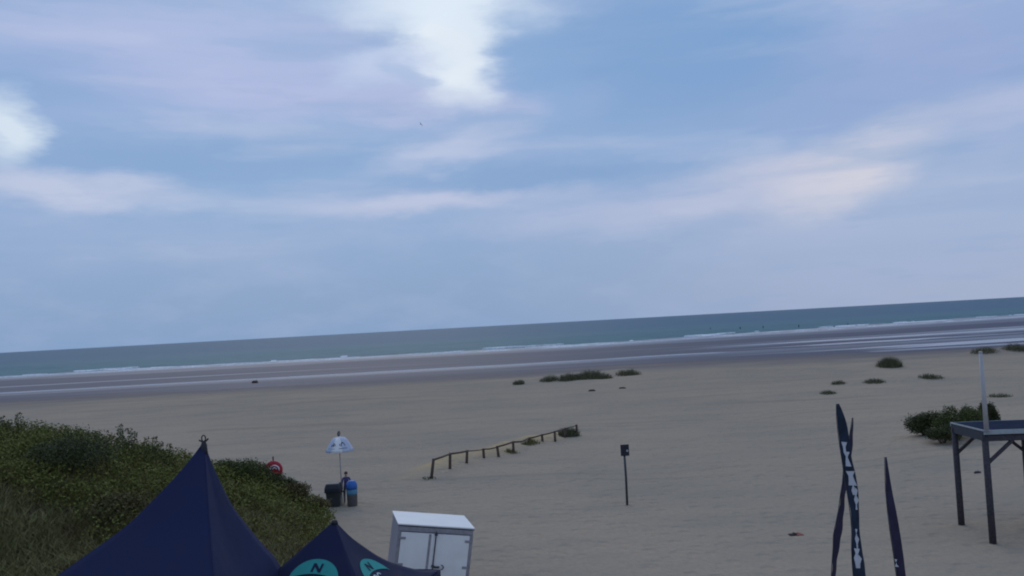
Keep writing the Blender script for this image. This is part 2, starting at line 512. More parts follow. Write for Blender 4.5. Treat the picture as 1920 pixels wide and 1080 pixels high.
# low embryo dunes and the drift piled behind the fence
for px, py, rx, ry, h in [(1082, 712, 6.5, 3.2, .95), (1178, 706, 3.2, 3.0, .75), (975, 722, 2.0, 2, .3), (1250, 712, 12, 6, .45),
                          (1668, 690, 4, 3, .5), (1850, 665, 5, 3, .7), (1915, 660, 5, 3, .7), (1560, 735, 7, 3, .3),
                          (1745, 712, 8, 3, .35), (1640, 718, 6, 3, .3), (1790, 826, 4, 2.4, .35), (1450, 700, 14, 5, .5)]:
    p = flat_hit(px, py); BUMPS.append((p.x, p.y, rx, ry, h))
_N_FIXED = len(BUMPS)
FB = [hit(*b) for t_, b in FENCE_PX]
for i in range(len(FB)-1):
    for s in (0.0, .33, .67):
        p = FB[i].lerp(FB[i+1], s)
        amp = [.10, .30, .50, .50, .46, .44, .46, .40, .34, .24][i]
        dv = (FB[i+1]-FB[i]); pl = Vector((-dv.y, dv.x, 0)).normalized()
        p = p + pl*1.3
        FENCE_B.append((p.x, p.y, .85, .85, amp*.95))

def build_beach():
    ys = np.concatenate([np.linspace(-30, 8, 14), np.linspace(8.5, 46, 150), np.linspace(46.4, 112, 170)[0:],
                         np.linspace(112.6, 300, 300), np.linspace(303, 560, 60)])
    s = np.linspace(-1, 1, 440); s = np.sign(s)*(.55*np.abs(s) + .45*np.abs(s)**2.5)
    Yg, Sg = np.meshgrid(ys, s, indexing='ij')
    Xg = Sg*(70 + 1.35*np.clip(Yg, 0, None))
    Zg = ground_np(Xg, Yg)
    r, c = Yg.shape
    V = np.stack([Xg, Yg, Zg], -1).reshape(-1, 3)
    i = np.arange(r-1)[:, None]*c + np.arange(c-1)[None, :]
    F = np.stack([i, i+1, i+1+c, i+c], -1).reshape(-1, 4)
    o = np_mesh('beach', V, F, M['sand'], True)
    tag(o, kind='structure')
    yd, ysh = dry_y(Xg), shore_y(Xg)
    t = (Yg - yd)/(ysh - yd)
    wob = (fbm(Xg*.025, Yg*.09, 61)-.5)
    wet = sstep(-.10, .10, t + wob*.16)
    wet = np.maximum(wet, .0)
    # bands: runnels of standing water parallel to the sea
    def band(c0, w, soft, amp=.05, seed=0):
        d = np.abs(t - c0 - (fbm(Xg*.012, Yg*0+seed, 71+seed)-.5)*amp)
        return sstep(w+soft, w, d)
    film = .18*wet
    film = np.maximum(film, .95*band(.255, .006, .018, .03, 1)*(.45+.55*sstep(.35, .5, fbm(Xg*.03, Yg*.02, 81))))
    film = np.maximum(film, .40*sstep(.10, .24, t)*sstep(.30, .25, t))
    film = np.maximum(film, .40*sstep(.66, .80, t + wob*.15))
    film = np.maximum(film, .75*sstep(.80, .97, t + wob*.10))
    rightside = sstep(20, 80, Xg)
    pn = fbm(Xg*.011 + 3, Yg*.10 - Xg*.012, 91, 5)
    film = np.maximum(film, .97*rightside*sstep(.535, .585, pn + .05*sstep(60, 200, Xg))*sstep(.02, .06, t)*sstep(.56, .50, t))
    film = np.maximum(film, .8*rightside*band(.095, .008, .014, .07, 2)*sstep(.42, .5, fbm(Xg*.04, Yg*.02, 95)))
    film = np.maximum(film, .55*sstep(.56, .62, fbm(Xg*.008 + 9, Yg*.13, 97, 5))*sstep(.05, .12, t)*sstep(.62, .5, t))
    film *= wet
    gold = np.zeros_like(t)
    for bx, by, rx, ry, h in FENCE_B:
        gold = np.maximum(gold, np.exp(-((Xg-bx)/rx)**2 - ((Yg-by)/ry)**2)*min(1, h*3.2))
    toe = -6.0 - (Yg-26)*.2 + 1.0*(fbm(Yg*.25, Yg*0, 41)-.5)
    soil = sstep(.1, 1.2, toe - Xg + 1.2*(fbm(Xg*.6, Yg*.6, 45)-.5))*sstep(43, 38, Yg)
    me = o.data
    for nme, arr in (('soil', soil), ('wet', wet), ('film', film), ('gold', gold)):
        a = me.attributes.new(nme, 'FLOAT', 'POINT'); a.data.foreach_set('value', np.ascontiguousarray(arr.ravel(), dtype=np.float32))
    return o
build_beach()

def sea_h(X, Y):
    ys = shore_y(X); d = Y - ys
    a = sstep(-2, 25, d)*np.clip(1.0 - (d-60)/500, .25, 1)
    ph = d*.30 + 5*fbm(X*.012, d*.01, 13)
    w = np.clip(np.sin(ph), 0, 1)**2*.30
    w += (fbm(X*.06, Y*.25, 23)-.5)*.30 + (fbm(X*.2, Y*.9, 33)-.5)*.14
    return SEA_Z + w*a
def build_sea():
    ys = np.concatenate([np.linspace(255, 520, 330), 520*np.exp(np.linspace(.004, math.log(60000/520), 150))])
    s = np.linspace(-1, 1, 420); s = np.sign(s)*(.6*np.abs(s) + .4*np.abs(s)**2)
    Yg, Sg = np.meshgrid(ys, s, indexing='ij')
    Xg = Sg*(150 + 1.25*Yg)
    Zg = sea_h(Xg, Yg)
    Zg = np.where(Yg > 1500, SEA_Z, Zg)
    r, c = Yg.shape
    V = np.stack([Xg, Yg, Zg], -1).reshape(-1, 3)
    i = np.arange(r-1)[:, None]*c + np.arange(c-1)[None, :]
    F = np.stack([i, i+1, i+1+c, i+c], -1).reshape(-1, 4)
    tag(np_mesh('sea', V, F, M['sea'], True), kind='structure')
build_sea()

def sea_hit(px, py):
    p = flat_hit(px, py, SEA_Z); return p

def build_foam():
    VV, FF = [], []
    def crest(xs, yc, wid, hgt):
        """rolling crest of white water along x, cut where width drops to nothing"""
        n0 = sum(len(v) for v in VV)
        prof = [(-1.0, -.12), (-.75, .18), (-.45, .62), (-.1, .95), (.25, 1.0), (.55, .6), (.8, .15), (1.0, -.15)]
        w = wid; P = []
        for a, hz in prof:
            jit = (fbm(xs*.9, xs*0+a*5, 7)-.5)*.5
            P.append(np.stack([xs, yc + (a+jit)*w*.5, SEA_Z + .10 + hz*hgt*(w > .05) - .3*(w <= .05)], -1))
        A = np.stack(P, 0); r, c = A.shape[:2]
        VV.append(A.reshape(-1, 3))
        i = np.arange(r-1)[:, None]*c + np.arange(c-1)[None, :]
        F = np.stack([i, i+1, i+1+c, i+c], -1).reshape(-1, 4) + n0
        FF.append(F)
    xs = np.arange(-330, 420, .8)
    ys = shore_y(xs)
    # line at the edge
    w = np.clip((fbm(xs*.045, xs*0, 101)-.26)*9, .9, 2.8)*(.6+.8*fbm(xs*.4, xs*0, 103))
    crest(xs, ys + 5*(fbm(xs*.03, xs*0, 105)-.5) - 1, w, .62 + .50*fbm(xs*.15, xs*0, 107))
    w = np.clip((fbm(xs*.05, xs*0, 111)-.50)*16, 0, 2.6)
    crest(xs, ys + 12 + 4*fbm(xs*.04, xs*0, 115), w, .32 + .40*fbm(xs*.2, xs*0, 117))
    w = np.clip((fbm(xs*.04, xs*0, 121)-.56 + .12*sstep(40, 160, xs))*16, 0, 3.2)
    crest(xs, ys + 24 + 7*fbm(xs*.03, xs*0, 125), w, .35 + .40*fbm(xs*.2, xs*0, 127))
    w = np.clip((fbm(xs*.05, xs*0, 131)-.60 + .14*sstep(60, 180, xs))*16, 0, 3.0)
    crest(xs, ys + 46 + 12*fbm(xs*.03, xs*0, 135), w, .40 + .40*fbm(xs*.2, xs*0, 137))
    # separate little breakers further out (photo pixel spans)
    for x0, x1, y0, y1, ww in [(135, 182, 698.5, 696, 2.2), (192, 245, 696.5, 694, 1.6), (505, 520, 679.5, 678.5, 2.6), (636, 652, 671, 670, 2.6),
                           (1675, 1778, 608, 602.5, 4.5), (1565, 1605, 614, 611.5, 2.5), (1178, 1188, 641.5, 641, 2.0), (1795, 1925, 603, 597, 4.0),
                           (40, 90, 706, 704, 1.4), (280, 340, 692, 690, 1.3)]:
        a, b = sea_hit(x0, y0), sea_hit(x1, y1)
        xx = np.arange(a.x, b.x, .6); tt = (xx-a.x)/(b.x-a.x)
        w = ww*np.clip(np.sin(tt*math.pi)*1.6, 0, 1)*(.6+.8*fbm(xx*.25, xx*0, int(x0)))
        crest(xx, a.y + (b.y-a.y)*tt + 1.5*(fbm(xx*.1, xx*0, 3)-.5), w, .60*np.ones_like(xx))
    V = np.concatenate(VV); F = np.concatenate(FF)
    o = np_mesh('surf_foam', V, F, M['foam'], True)
    tag(o, 'white foam of low waves breaking along the water edge', 'foam', kind='stuff')
build_foam()

# ------------------------------------------------------------------ vegetation
def rand_dirs(n):
    v = rng.normal(size=(n, 3)); return v/np.linalg.norm(v, axis=1, keepdims=True)
def leaves(centers, size, droop=0.0, asp=.45):
    """diamond leaves at centers; size (n,) half length"""
    n = len(centers)
    d = rand_dirs(n); d[:, 2] = d[:, 2]*.7 + .35; d /= np.linalg.norm(d, axis=1, keepdims=True)
    r = rand_dirs(n); s = np.cross(d, r); s /= np.linalg.norm(s, axis=1, keepdims=True) + 1e-9
    L = size[:, None]
    a = centers - d*L; b = centers + s*L*asp; c = centers + d*L; e = centers - s*L*asp
    V = np.stack([a, b, c, e], 1).reshape(-1, 3)
    F = np.arange(4*n).reshape(-1, 4)
    return V, F
def blades(base, height, lean, width):
    """grass blades: two-segment tapering strips, 5 vertices in quads + tri -> kept as two quads"""
    n = len(base)
    ang = rng.uniform(0, 2*math.pi, n); dx = np.stack([np.cos(ang), np.sin(ang), np.zeros(n)], 1)
    sx = np.stack([-np.sin(ang), np.cos(ang), np.zeros(n)], 1)
    ang2 = rng.uniform(0, math.pi, n); sx = np.stack([np.cos(ang2), np.sin(ang2), np.zeros(n)], 1)
    H = height[:, None]; Ln = lean[:, None]; W = width[:, None]
    up = np.array([0, 0, 1.0])
    m_ = base + dx*Ln*H*.35 + up*H*.62; t_ = base + dx*Ln*H + up*H*.95
    V = np.stack([base - sx*W, base + sx*W, m_ + sx*W*.8, m_ - sx*W*.8, t_ + sx*W*.15, t_ - sx*W*.15], 1).reshape(-1, 3)
    k = np.arange(n)[:, None]*6
    F = np.concatenate([k + np.array([[0, 1, 2, 3]]), k + np.array([[3, 2, 4, 5]])], 0)
    return V, F

def toe_x(Y): return -6.0 - (Y-26)*.2 + 1.0*(fbm(Y*.25, Y*0, 41)-.5)

def build_dune_cover():
    # evergreen scrub massed on the crest
    n = 5200
    X = rng.uniform(-42, -6, n); Y = rng.uniform(17, 38.5, n)
    s = toe_x(Y) - X
    dens = fbm(X*.35, Y*.35, 201)
    crest = sstep(0, 1.5, Y - (31.5 - np.clip(s, 0, 8)*.72) + 5*(dens-.5))
    keep = (s > .25) & (X/np.maximum(Y, 1) > -.85) & (rng.random(n) < np.where(crest > .5, .95, .22*(dens > .54)))
    X, Y, dens, s = X[keep], Y[keep], dens[keep], s[keep]
    Z = ground_np(X, Y)
    hgt = .35 + .75*dens*sstep(0, 4, s) + .1
    C, S = [], []
    for x, y, z, h, d in zip(X, Y, Z, hgt, dens):
        k = int(60 + 60*h)
        r = rng.normal(size=(k, 3)); r /= np.linalg.norm(r, axis=1, keepdims=True)
        r *= rng.uniform(.35, 1, (k, 1))**.6
        rad = .42 + .25*h
        C.append(np.stack([x + r[:, 0]*rad, y + r[:, 1]*rad, z + h*.45 + r[:, 2]*h*.62], 1)); S.append(rng.uniform(.028, .070, k))
    C = np.concatenate(C); S = np.concatenate(S)
    V, F = leaves(C, S)
    o = np_mesh('dune_scrub', V, F, M['scrub'])
    tag(o, 'dense dark green scrub covering the crest of the sand dune', 'scrub', kind='stuff')
    # rough olive grass on the near slope
    n = 330000
    X = rng.uniform(-36, -4.5, n); Y = rng.uniform(12, 37, n)
    s = toe_x(Y) - X
    dens = fbm(X*.5, Y*.5, 221)
    keep = (s > .1) & (X/Y > -.85) & (rng.random(n) < (.25+.75*sstep(.25, .5, dens))*sstep(0, 1.0, s)*np.where(Y > 30, .35, 1))
    X, Y, dens = X[keep], Y[keep], dens[keep]
    B = np.stack([X, Y, ground_np(X, Y) - .03], 1); k = len(B)
    V, F = blades(B, rng.uniform(.20, .52, k)*(.5+.9*dens), rng.uniform(.2, 1.2, k), rng.uniform(.009, .022, k))
    o = np_mesh('dune_grass', V, F, M['grass'])
    tag(o, 'rough olive and straw coloured grass on the dune slope behind the tents', 'grass', kind='stuff')
build_dune_cover()

def make_shrub(name, loc, rx, ry, h, mat, label, group=None, nleaf=8500, leaf=(.026, .062), lobes=9, seed=1, cat='shrub'):
    rs = np.random.default_rng(seed)
    e = empty(name, loc); tag(e, label, cat, group)
    # stems
    b = MB(); ends = []
    for k in range(lobes):
        a = rs.uniform(0, 2*math.pi); q = math.sqrt(rs.uniform(0.02, 1))
        z = h*rs.uniform(.38, .78)*(1-.35*q*q)
        p = Vector((math.cos(a)*rx*.72*q, math.sin(a)*ry*.72*q, z)); ends.append(p)
        midp = p*.5 + Vector((rs.normal()*.06, rs.normal()*.06, 0))
        b.tube([(p.x*.1, p.y*.1, -.12), midp, p], [.035, .022, .008], 6)
    b.build('stem', M['bark'], e)
    C, S = [], []
    per = nleaf//lobes
    for p in ends:
        rr = rs.uniform(.38, .58)
        r = rs.normal(size=(per, 3)); r /= np.linalg.norm(r, axis=1, keepdims=True)
        r *= rs.uniform(.25, 1.0, (per, 1))**.5 * (1 + .3*rs.normal(size=(per, 1))*.5)
        c = np.array(p)[None] + r*np.array([[rx*rr, ry*rr, h*rr*.62]])
        C.append(c); S.append(rs.uniform(leaf[0], leaf[1], per))
    C = np.concatenate(C); S = np.concatenate(S)
    ok = C[:, 2] > .02; C, S = C[ok], S[ok]
    V, F = leaves(C, S)
    o = np_mesh('foliage', V, F, mat); o.parent = e
    return e

def ground_at(px, Y):
    """ground point at a photo column, at distance Y"""
    p = at_depth(px, 800, Y)
    for _ in range(6):
        # follow the vertical line in the picture (roll): solve x so that the ground point projects on px
        z = ground(p.x, Y)
        v = Vector((p.x, Y, z)) - CAM
        cx = 960 + FPX*v.dot(_R)/v.dot(_F)
        p = Vector((p.x + (px-cx)*Y/FPX, Y, z))
    return Vector((p.x, Y, ground(p.x, Y)))

# named shrubs on the dune flank
make_shrub('dune_shrub', ground_at(470, 37.5), 1.15, 1.1, 1.35, M['darkshrub'], 'dark bushy shrub on the dune right beside the red lifebuoy case', seed=3)
make_shrub('dune_shrub', ground_at(552, 36.0), 1.1, 1.0, .95, M['brownshrub'], 'brownish green shrub at the foot of the dune, beside the waste bins', seed=5)
make_shrub('dune_shrub', ground_at(585, 36.6), .7, .7, .65, M['brownshrub'], 'small low brown shrub, last one on the sand at the dune toe', nleaf=2600, lobes=6, seed=6)
make_shrub('dune_shrub', ground_at(440, 35.0), 1.3, 1.1, 1.3, M['bushgreen'], 'green shrub on the dune just right of the tall navy tent peak', seed=8)
make_shrub('dune_shrub', ground_at(120, 29.0), 1.9, 1.3, 1.5, M['darkshrub'], 'darkest shrub in the hollow below the dune crest', seed=9, nleaf=7000)
make_shrub('dune_shrub', ground_at(200, 26.5), 1.2, 1.0, .9, M['brownshrub'], 'low reddish brown shrub on the near dune slope', seed=10)

_g = ground_at(522, 37.0); _t = at_depth(522, 889, 37.0)
make_shrub('dune_shrub', _g, .95, .8, max(.5, _t.z-_g.z)*1.05, M['darkshrub'], 'dark shrub hiding the lower half of the red lifebuoy case', seed=12)
def make_shoot(loc, h, seed, label):
    rs = np.random.default_rng(seed)
    e = empty('upright_shoot', loc); tag(e, label, 'plant', 'leafy shoots along the dune crest')
    lx, ly = rs.normal()*.06, rs.normal()*.06
    b = MB(); b.tube([(0, 0, -.1), (lx*.5, ly*.5, h*.5), (lx, ly, h)], [.014, .011, .005], 5); b.build('stem', M['bark'], e)
    k = int(90*h)+30
    t = rs.uniform(.25, 1.02, k)
    rad = .05 + .09*(1-t) + .04*np.abs(rs.normal(size=k))
    a = rs.uniform(0, 2*math.pi, k)
    C = np.stack([lx*t + np.cos(a)*rad, ly*t + np.sin(a)*rad, t*h], 1)
    V, F = leaves(C, rs.uniform(.03, .065, k))
    o = np_mesh('foliage', V, F, M['bushgreen']); o.parent = e
    return e
for i, (px, py) in enumerate([(8, 781), (37, 774), (46, 793), (20, 788), (68, 797), (85, 800), (130, 803), (148, 803), (224, 796), (232, 806), (243, 804), (252, 810), (276, 819), (291, 820), (305, 828), (318, 833)]):
    Y = 32.5 + (i % 3)*.5
    g = ground_at(px, Y)
    top = at_depth(px, py, Y)
    h = max(.5, top.z - g.z)
    lab = 'tallest leafy shoot rising from the dune crest' if i == 1 else ('thin lone twig rising from the dune crest behind the tent' if i == 8 else 'short leafy shoot standing up from the dune crest scrub')
    e = make_shoot(g, h, 300+i, lab)

def make_tuft(loc, rx, ry, h, n, label, mat='marram', seed=0, group='marram tufts on the open beach'):
    rs = np.random.default_rng(seed)
    a = rs.uniform(0, 2*math.pi, n); q = np.sqrt(rs.uniform(0, 1, n))*(.75+.5*rs.random(n))
    lump = .55 + .45*np.sin(a*3+seed)
    X = np.cos(a)*q*rx; Y = np.sin(a)*q*ry
    Z = ground_np(X+loc[0], Y+loc[1]) - loc[2] - .03
    V, F = blades(np.stack([X, Y, Z], 1), rs.uniform(.25, 1, n)**.8*h*(1-.35*q*q)*(.45+.75*fbm(X*1.6+seed, Y*1.6, seed))*1.15, rs.uniform(.15, .8, n), rs.uniform(.012, .026, n))
    e = empty('marram_tuft', loc); tag(e, label, 'grass tuft', group)
    o = np_mesh('grass_blades', V, F, M[mat]); o.parent = e; tag(o, kind='stuff')
    return e
for i, (px, py, rx, ry, h, n, lab) in enumerate([
    (1030, 714, 1.2, 1.0, .95, 480, 'dark grass tuft at the left edge of the largest embryo dune'),
    (1068, 712, 1.5, 1.3, 1.05, 800, 'broad grass tuft in the middle of the largest embryo dune'),
    (1106, 709, 2.0, 1.4, 1.35, 1250, 'tall green grass tuft capping the largest embryo dune'),
    (1134, 710, 1.0, 1.0, .9, 380, 'small grass tuft on the right shoulder of the largest embryo dune'),
    (1178, 703, 1.5, 1.1, 1.05, 650, 'grass tuft on the small sand hump beside the largest embryo dune'),
    (973, 720, .7, .6, .75, 450, 'small lone dark grass tuft near the edge of the wet sand'),
    (1668, 687, 1.35, 1.1, 1.45, 1500, 'compact dark round tuft alone on the far beach'),
    (1846, 660, 1.7, 1.2, .95, 520, 'dark tuft on the far beach behind the top of the white flagpole'),
    (1908, 656, 2.0, 1.2, 1.1, 620, 'wide grass tuft beside the tidal pools'),
    (1553, 738, .7, .6, .42, 300, 'sparse low tuft on the flat sand'),
    (1572, 720, .7, .6, .5, 300, 'sparse low tuft on the flat sand'),
    (1640, 717, 1.0, .7, .5, 420, 'sparse low tuft on the flat sand'),
    (1745, 709, 1.1, .8, .55, 420, 'sparse yellowish tuft on the sand between the far shrubs and the sea'),
    (1875, 744, .9, .7, .45, 240, 'small tuft on the sand behind the round shrub by the pergola'),
    (994, 833, .6, .45, .50, 200, 'straw coloured grass tuft in the drift behind the middle of the fence'),
    (960, 849, .45, .35, .35, 110, 'small grass tuft at the foot of a fence post'),
    (1068, 817, .7, .45, .75, 700, 'dark grass tuft between the last two fence posts'),
    (804, 897, .5, .4, .18, 90, 'flat dry tuft at the foot of the leaning end post of the fence'),
    ]):
    make_tuft(hit(px, py), rx, ry, h, n, lab, 'grass' if 13 < i < 16 else 'marram', 40+i)

for i, (px, Y, rx, h, mt, lab) in enumerate([
    (1735, 49, 1.05, 1.5, 'darkshrub', 'grey green rounded shrub standing apart from the pergola roof'),
    (1796, 47.5, 1.2, 1.85, 'bushgreen', 'green shrub behind the left post of the pergola'),
    (1768, 46.5, .9, 1.15, 'darkshrub', 'low dark shrub squeezed between two larger shrubs'),
    (1824, 49, .75, 1.5, 'bushgreen', 'green shrub partly hidden by the pergola roof edge'),
    (1857, 50.5, .62, 2.05, 'darkshrub', 'dark round shrub directly behind the white flagpole'),
    ]):
    make_shrub('beach_shrub', ground_at(px, Y), rx, rx*.9, h, M[mt], lab, 'shrubs behind the pergola', 7500, (.032, .07), 9, 60+i)

# ------------------------------------------------------------------ tents
def cloth_panel(apex, c0, c1, prof0, prof1, sag, ns=18, nt=14):
    P = []
    for i in range(ns+1):
        s = i/ns; row = []
        for j in range(nt+1):
            t = j/nt
            a = Vector(apex).lerp(Vector(c0), s); a.z = apex[2] + (c0[2]-apex[2])*np.interp(s, *prof0)
            b = Vector(apex).lerp(Vector(c1), s); b.z = apex[2] + (c1[2]-apex[2])*np.interp(s, *prof1)
            p = a.lerp(b, t)
            nrm = Vector((p.x-apex[0], p.y-apex[1], 0))
            if nrm.length > 1e-5: nrm.normalize()
            k = 4*t*(1-t)*sag*math.sin(min(1, s*1.15)*math.pi*.62)
            p = p - nrm*k*.7 - Vector((0, 0, k*.5))
            row.append(p)
        P.append(row)
    return P
def smooth_prof(xs, ys):
    """monotone dense interpolation so that ridges curve"""
    X = np.linspace(0, 1, 41); Y = np.interp(X, xs, ys)
    for _ in range(3):
        Y[1:-1] = (Y[:-2] + Y[1:-1]*2 + Y[2:])/4
    return (X, Y)

# tall navy tent
apex = at_depth(382, 829, 14.0); ax, ay, az = apex
g1 = ground(ax, ay)
tent1 = empty('peaked_tent', (ax, ay, g1)); tag(tent1, 'tall navy blue peaked tent with a small black rope loop at its tip', 'tent')
pr = smooth_prof([0, .061, .136, .31, .574, .713, .82, 1], [0, .107, .213, .431, .647, .754, .82, 1])
drop = 2.74; hz = az - g1
cs = [(-3.36, -1.8), (.76, -1.8), (.76, 1.8), (-3.36, 1.8)]
cs = [(x, y, hz-drop) for x, y in cs]
for i in range(4):
    P = cloth_panel((0, 0, hz), cs[i], cs[(i+1) % 4], pr, pr, .10, 24, 16)
    MB().grid(P).build('canopy_panel', M['navy'], tent1, True, solid=.006)
    a, b = Vector(cs[i]), Vector(cs[(i+1) % 4])
    out = Vector(((a+b).x/2, (a+b).y/2, 0)).normalized()
    va = MB()
    va.grid([[a.lerp(b, j/14) + out*(.01+.02*math.sin(j*1.3)) - Vector((0, 0, k*.16 + (.04 if j % 2 and k == 2 else 0))) for j in range(15)] for k in range(3)])
    va.build('valance', M['navy'], tent1, True, solid=.005)
    tr = MB(); tr.grid([[a.lerp(b, j/14)*1.004 + out*.026 - Vector((0, 0, .02+k*.055)) for j in range(15)] for k in range(2)])
    tr.build('trim_band', M['teal'], tent1, True, solid=.004)
    g = MB(); lx, ly = cs[i][0]*.99, cs[i][1]*.99
    gz = ground(ax+lx, ay+ly) - g1
    g.tube([(lx, ly, hz-drop+.02), (lx, ly, gz-.02)], .03, 8); g.build('leg', M['grey_metal'], tent1)
fin = MB()
fin.tube([(0, 0, hz-.12), (0, 0, hz+.02)], [.05, .028], 8)
ringc = [Vector((.032*math.cos(a), 0, hz+.062+.05*math.sin(a))) for a in np.linspace(-.5*math.pi, 1.5*math.pi, 13)]
fin.tube(ringc, .010, 6)
fin.build('rope_loop', M['black'], tent1, True)
for sgn, dz in ((-1, .035), (1, .055)):
    MB().tube([(0, 0, hz+.0), (sgn*.045, 0, hz+.02), (sgn*.075, 0, hz+dz)], [.014, .013, .016], 6).build('rope_end', M['black'], tent1, True)
MB().lathe([(.018, hz-.20), (.062, hz-.19), (.055, hz-.12), (.05, hz-.05), (.03, hz+.012)], 12).build('apex_cap', M['black'], tent1, True)

# low navy tent with round print
apex2 = at_depth(627, 976, 16.05); bx, by, bz = apex2
g2 = ground(bx, by)
tent2 = empty('canopy_tent', (bx, by, g2)); tag(tent2, 'low dark navy canopy tent printed with teal round emblems', 'tent')
hz2 = bz - g2; Rr = 2.09; drop2 = 1.30
az_c = [R_(30), R_(-60), R_(-150), R_(120)]        # right, front, left, back
C2 = [Vector((Rr*math.cos(a), Rr*math.sin(a), hz2-drop2)) for a in az_c]
prR = smooth_prof([0, .145, .36, .48, .66, .81, 1], [0, .28, .58, .715, .86, .95, 1])
prF = smooth_prof([0, .3, .6, 1], [0, .40, .73, 1]); prL = smooth_prof([0, .5, 1], [0, .52, 1])
prs = [prR, prF, prL, prF]
panels = []
for i in range(4):
    j = (i+1) % 4
    P = cloth_panel((0, 0, hz2), C2[i], C2[j], prs[i], prs[j], .05, 24, 18)
    o = MB().grid(P).build('canopy_panel', M['darknavy'], tent2, True, solid=.006)
    panels.append((o, P))
    a, b = C2[i], C2[j]; out = Vector(((a+b).x/2, (a+b).y/2, 0)).normalized()
    MB().grid([[a.lerp(b, q/14) + out*(.012+.015*math.sin(q*1.1)) - Vector((0, 0, k*.15)) for q in range(15)] for k in range(3)]).build('valance', M['darknavy'], tent2, True, solid=.005)
    lx, ly = C2[i].x*.985, C2[i].y*.985; gz = ground(bx+lx, by+ly) - g2
    MB().beam((lx, ly, gz-.02), (lx, ly, hz2-drop2-.01), .045, .045).build('leg', M['grey_metal'], tent2)
    MB().box((lx, ly, gz+.01), (.14, .14, .02)).build('foot_plate', M['grey_metal'], tent2)
MB().lathe([(.02, hz2-.07), (.07, hz2-.065), (.055, hz2-.01), (.035, hz2+.012), (.01, hz2+.016)], 12).build('apex_cap', M['black'], tent2, True)

def print_on(panel_idx, center_pix, strokes, mat, name, off=.012, scale=1.0, spin=0.0):
    """lay a printed shape (list of point grids in metres, x right, y up) on a canopy panel"""
    o, P = panels[panel_idx]
    vs = [p for row in P for p in row]; nc = len(P[0])
    fs = [(i*nc+j, i*nc+j+1, (i+1)*nc+j+1, (i+1)*nc+j) for i in range(len(P)-1) for j in range(nc-1)]
    bvh = BVHTree.FromPolygons([tuple(v) for v in vs], fs)
    org = Vector((bx, by, g2))
    d = center_pix
    a, b = P[-1][0], P[-1][-1]
    e1 = (b-a).normalized()
    midp = (a+b)/2; e2 = (Vector((0, 0, hz2)) - midp); e2 = (e2 - e1*e2.dot(e1)).normalized()
    nrm = e1.cross(e2)
    if nrm.z < 0: nrm = -nrm
    if e1.dot(_R) < 0: e1 = -e1
    c0 = midp + e1*d[0] + e2*d[1]
    ca, sa = math.cos(spin), math.sin(spin)
    mb = MB()
    for G in strokes:
        rows = []
        for row in G:
            r = []
            for x, y in row:
                x, y = x*scale, y*scale; x, y = x*ca - y*sa, x*sa + y*ca
                q = c0 + e1*x + e2*y
                loc, nn, _, _ = bvh.ray_cast(q + nrm*1.5, -nrm)
                if loc is None: loc = q
                r.append(loc + nrm*off)
            rows.append(r)
        mb.grid(rows)
    return mb.build(name, mat, tent2, False)
def cap_shape(R, low, curve, n=30, k=8):
    G = []
    for i in range(n+1):
        x = -R + 2*R*i/n
        x *= .999
        up = math.sqrt(max(0, R*R-x*x)); lo = low - curve*(x/R)**2
        lo = min(lo, up)
        G.append([(x, lo + (up-lo)*j/k) for j in range(k+1)])
    return G
def stroke(p, q, w, n=6):
    p, q = Vector(p), Vector(q); d = (q-p).normalized(); s = Vector((-d.y, d.x))*w/2
    return [[tuple(p.lerp(q, i/n)+s), tuple(p.lerp(q, i/n)-s)] for i in range(n+1)]
def arcs(cx, cy, r, a0, a1, w, n=12):
    return [[(cx+math.cos(a)*(r-w/2), cy+math.sin(a)*(r-w/2)), (cx+math.cos(a)*(r+w/2), cy+math.sin(a)*(r+w/2))] for a in np.linspace(a0, a1, n+1)]
Npat = [stroke((-.085, -.085), (-.06, .085), .045), stroke((.06, -.085), (.085, .085), .045), stroke((-.058, .075), (.062, -.075), .05)]
EMB = (-.04, .72)
EMB2 = (.0, .62)
print_on(1, EMB, [cap_shape(.48, .19, .13)], M['teal'], 'emblem_cap', .010)
print_on(1, EMB, [[[(x, y + .305) for x, y in r] for r in G] for G in Npat], M['darknavy'], 'letter_n', .016)
print_on(1, EMB, [arcs(-.02, .06, .06, .2, math.pi-.2, .03)], M['paleprint'], 'letter_edge', .010)
print_on(1, EMB, [[[(x, -y) for x, y in r] for r in cap_shape(.48, .19, .13)]], M['teal'], 'emblem_cap', .010)
print_on(0, EMB2, [cap_shape(.48, .19, .13)], M['teal'], 'emblem_cap', .010)
print_on(0, EMB2, [[[(x, y + .305) for x, y in r] for r in G] for G in Npat], M['darknavy'], 'letter_n', .016)
print_on(0, EMB2, [arcs(-.10, .05, .06, .2, math.pi-.2, .03), arcs(.06, .05, .06, .2, math.pi-.2, .03)], M['paleprint'], 'letter_edge', .010)

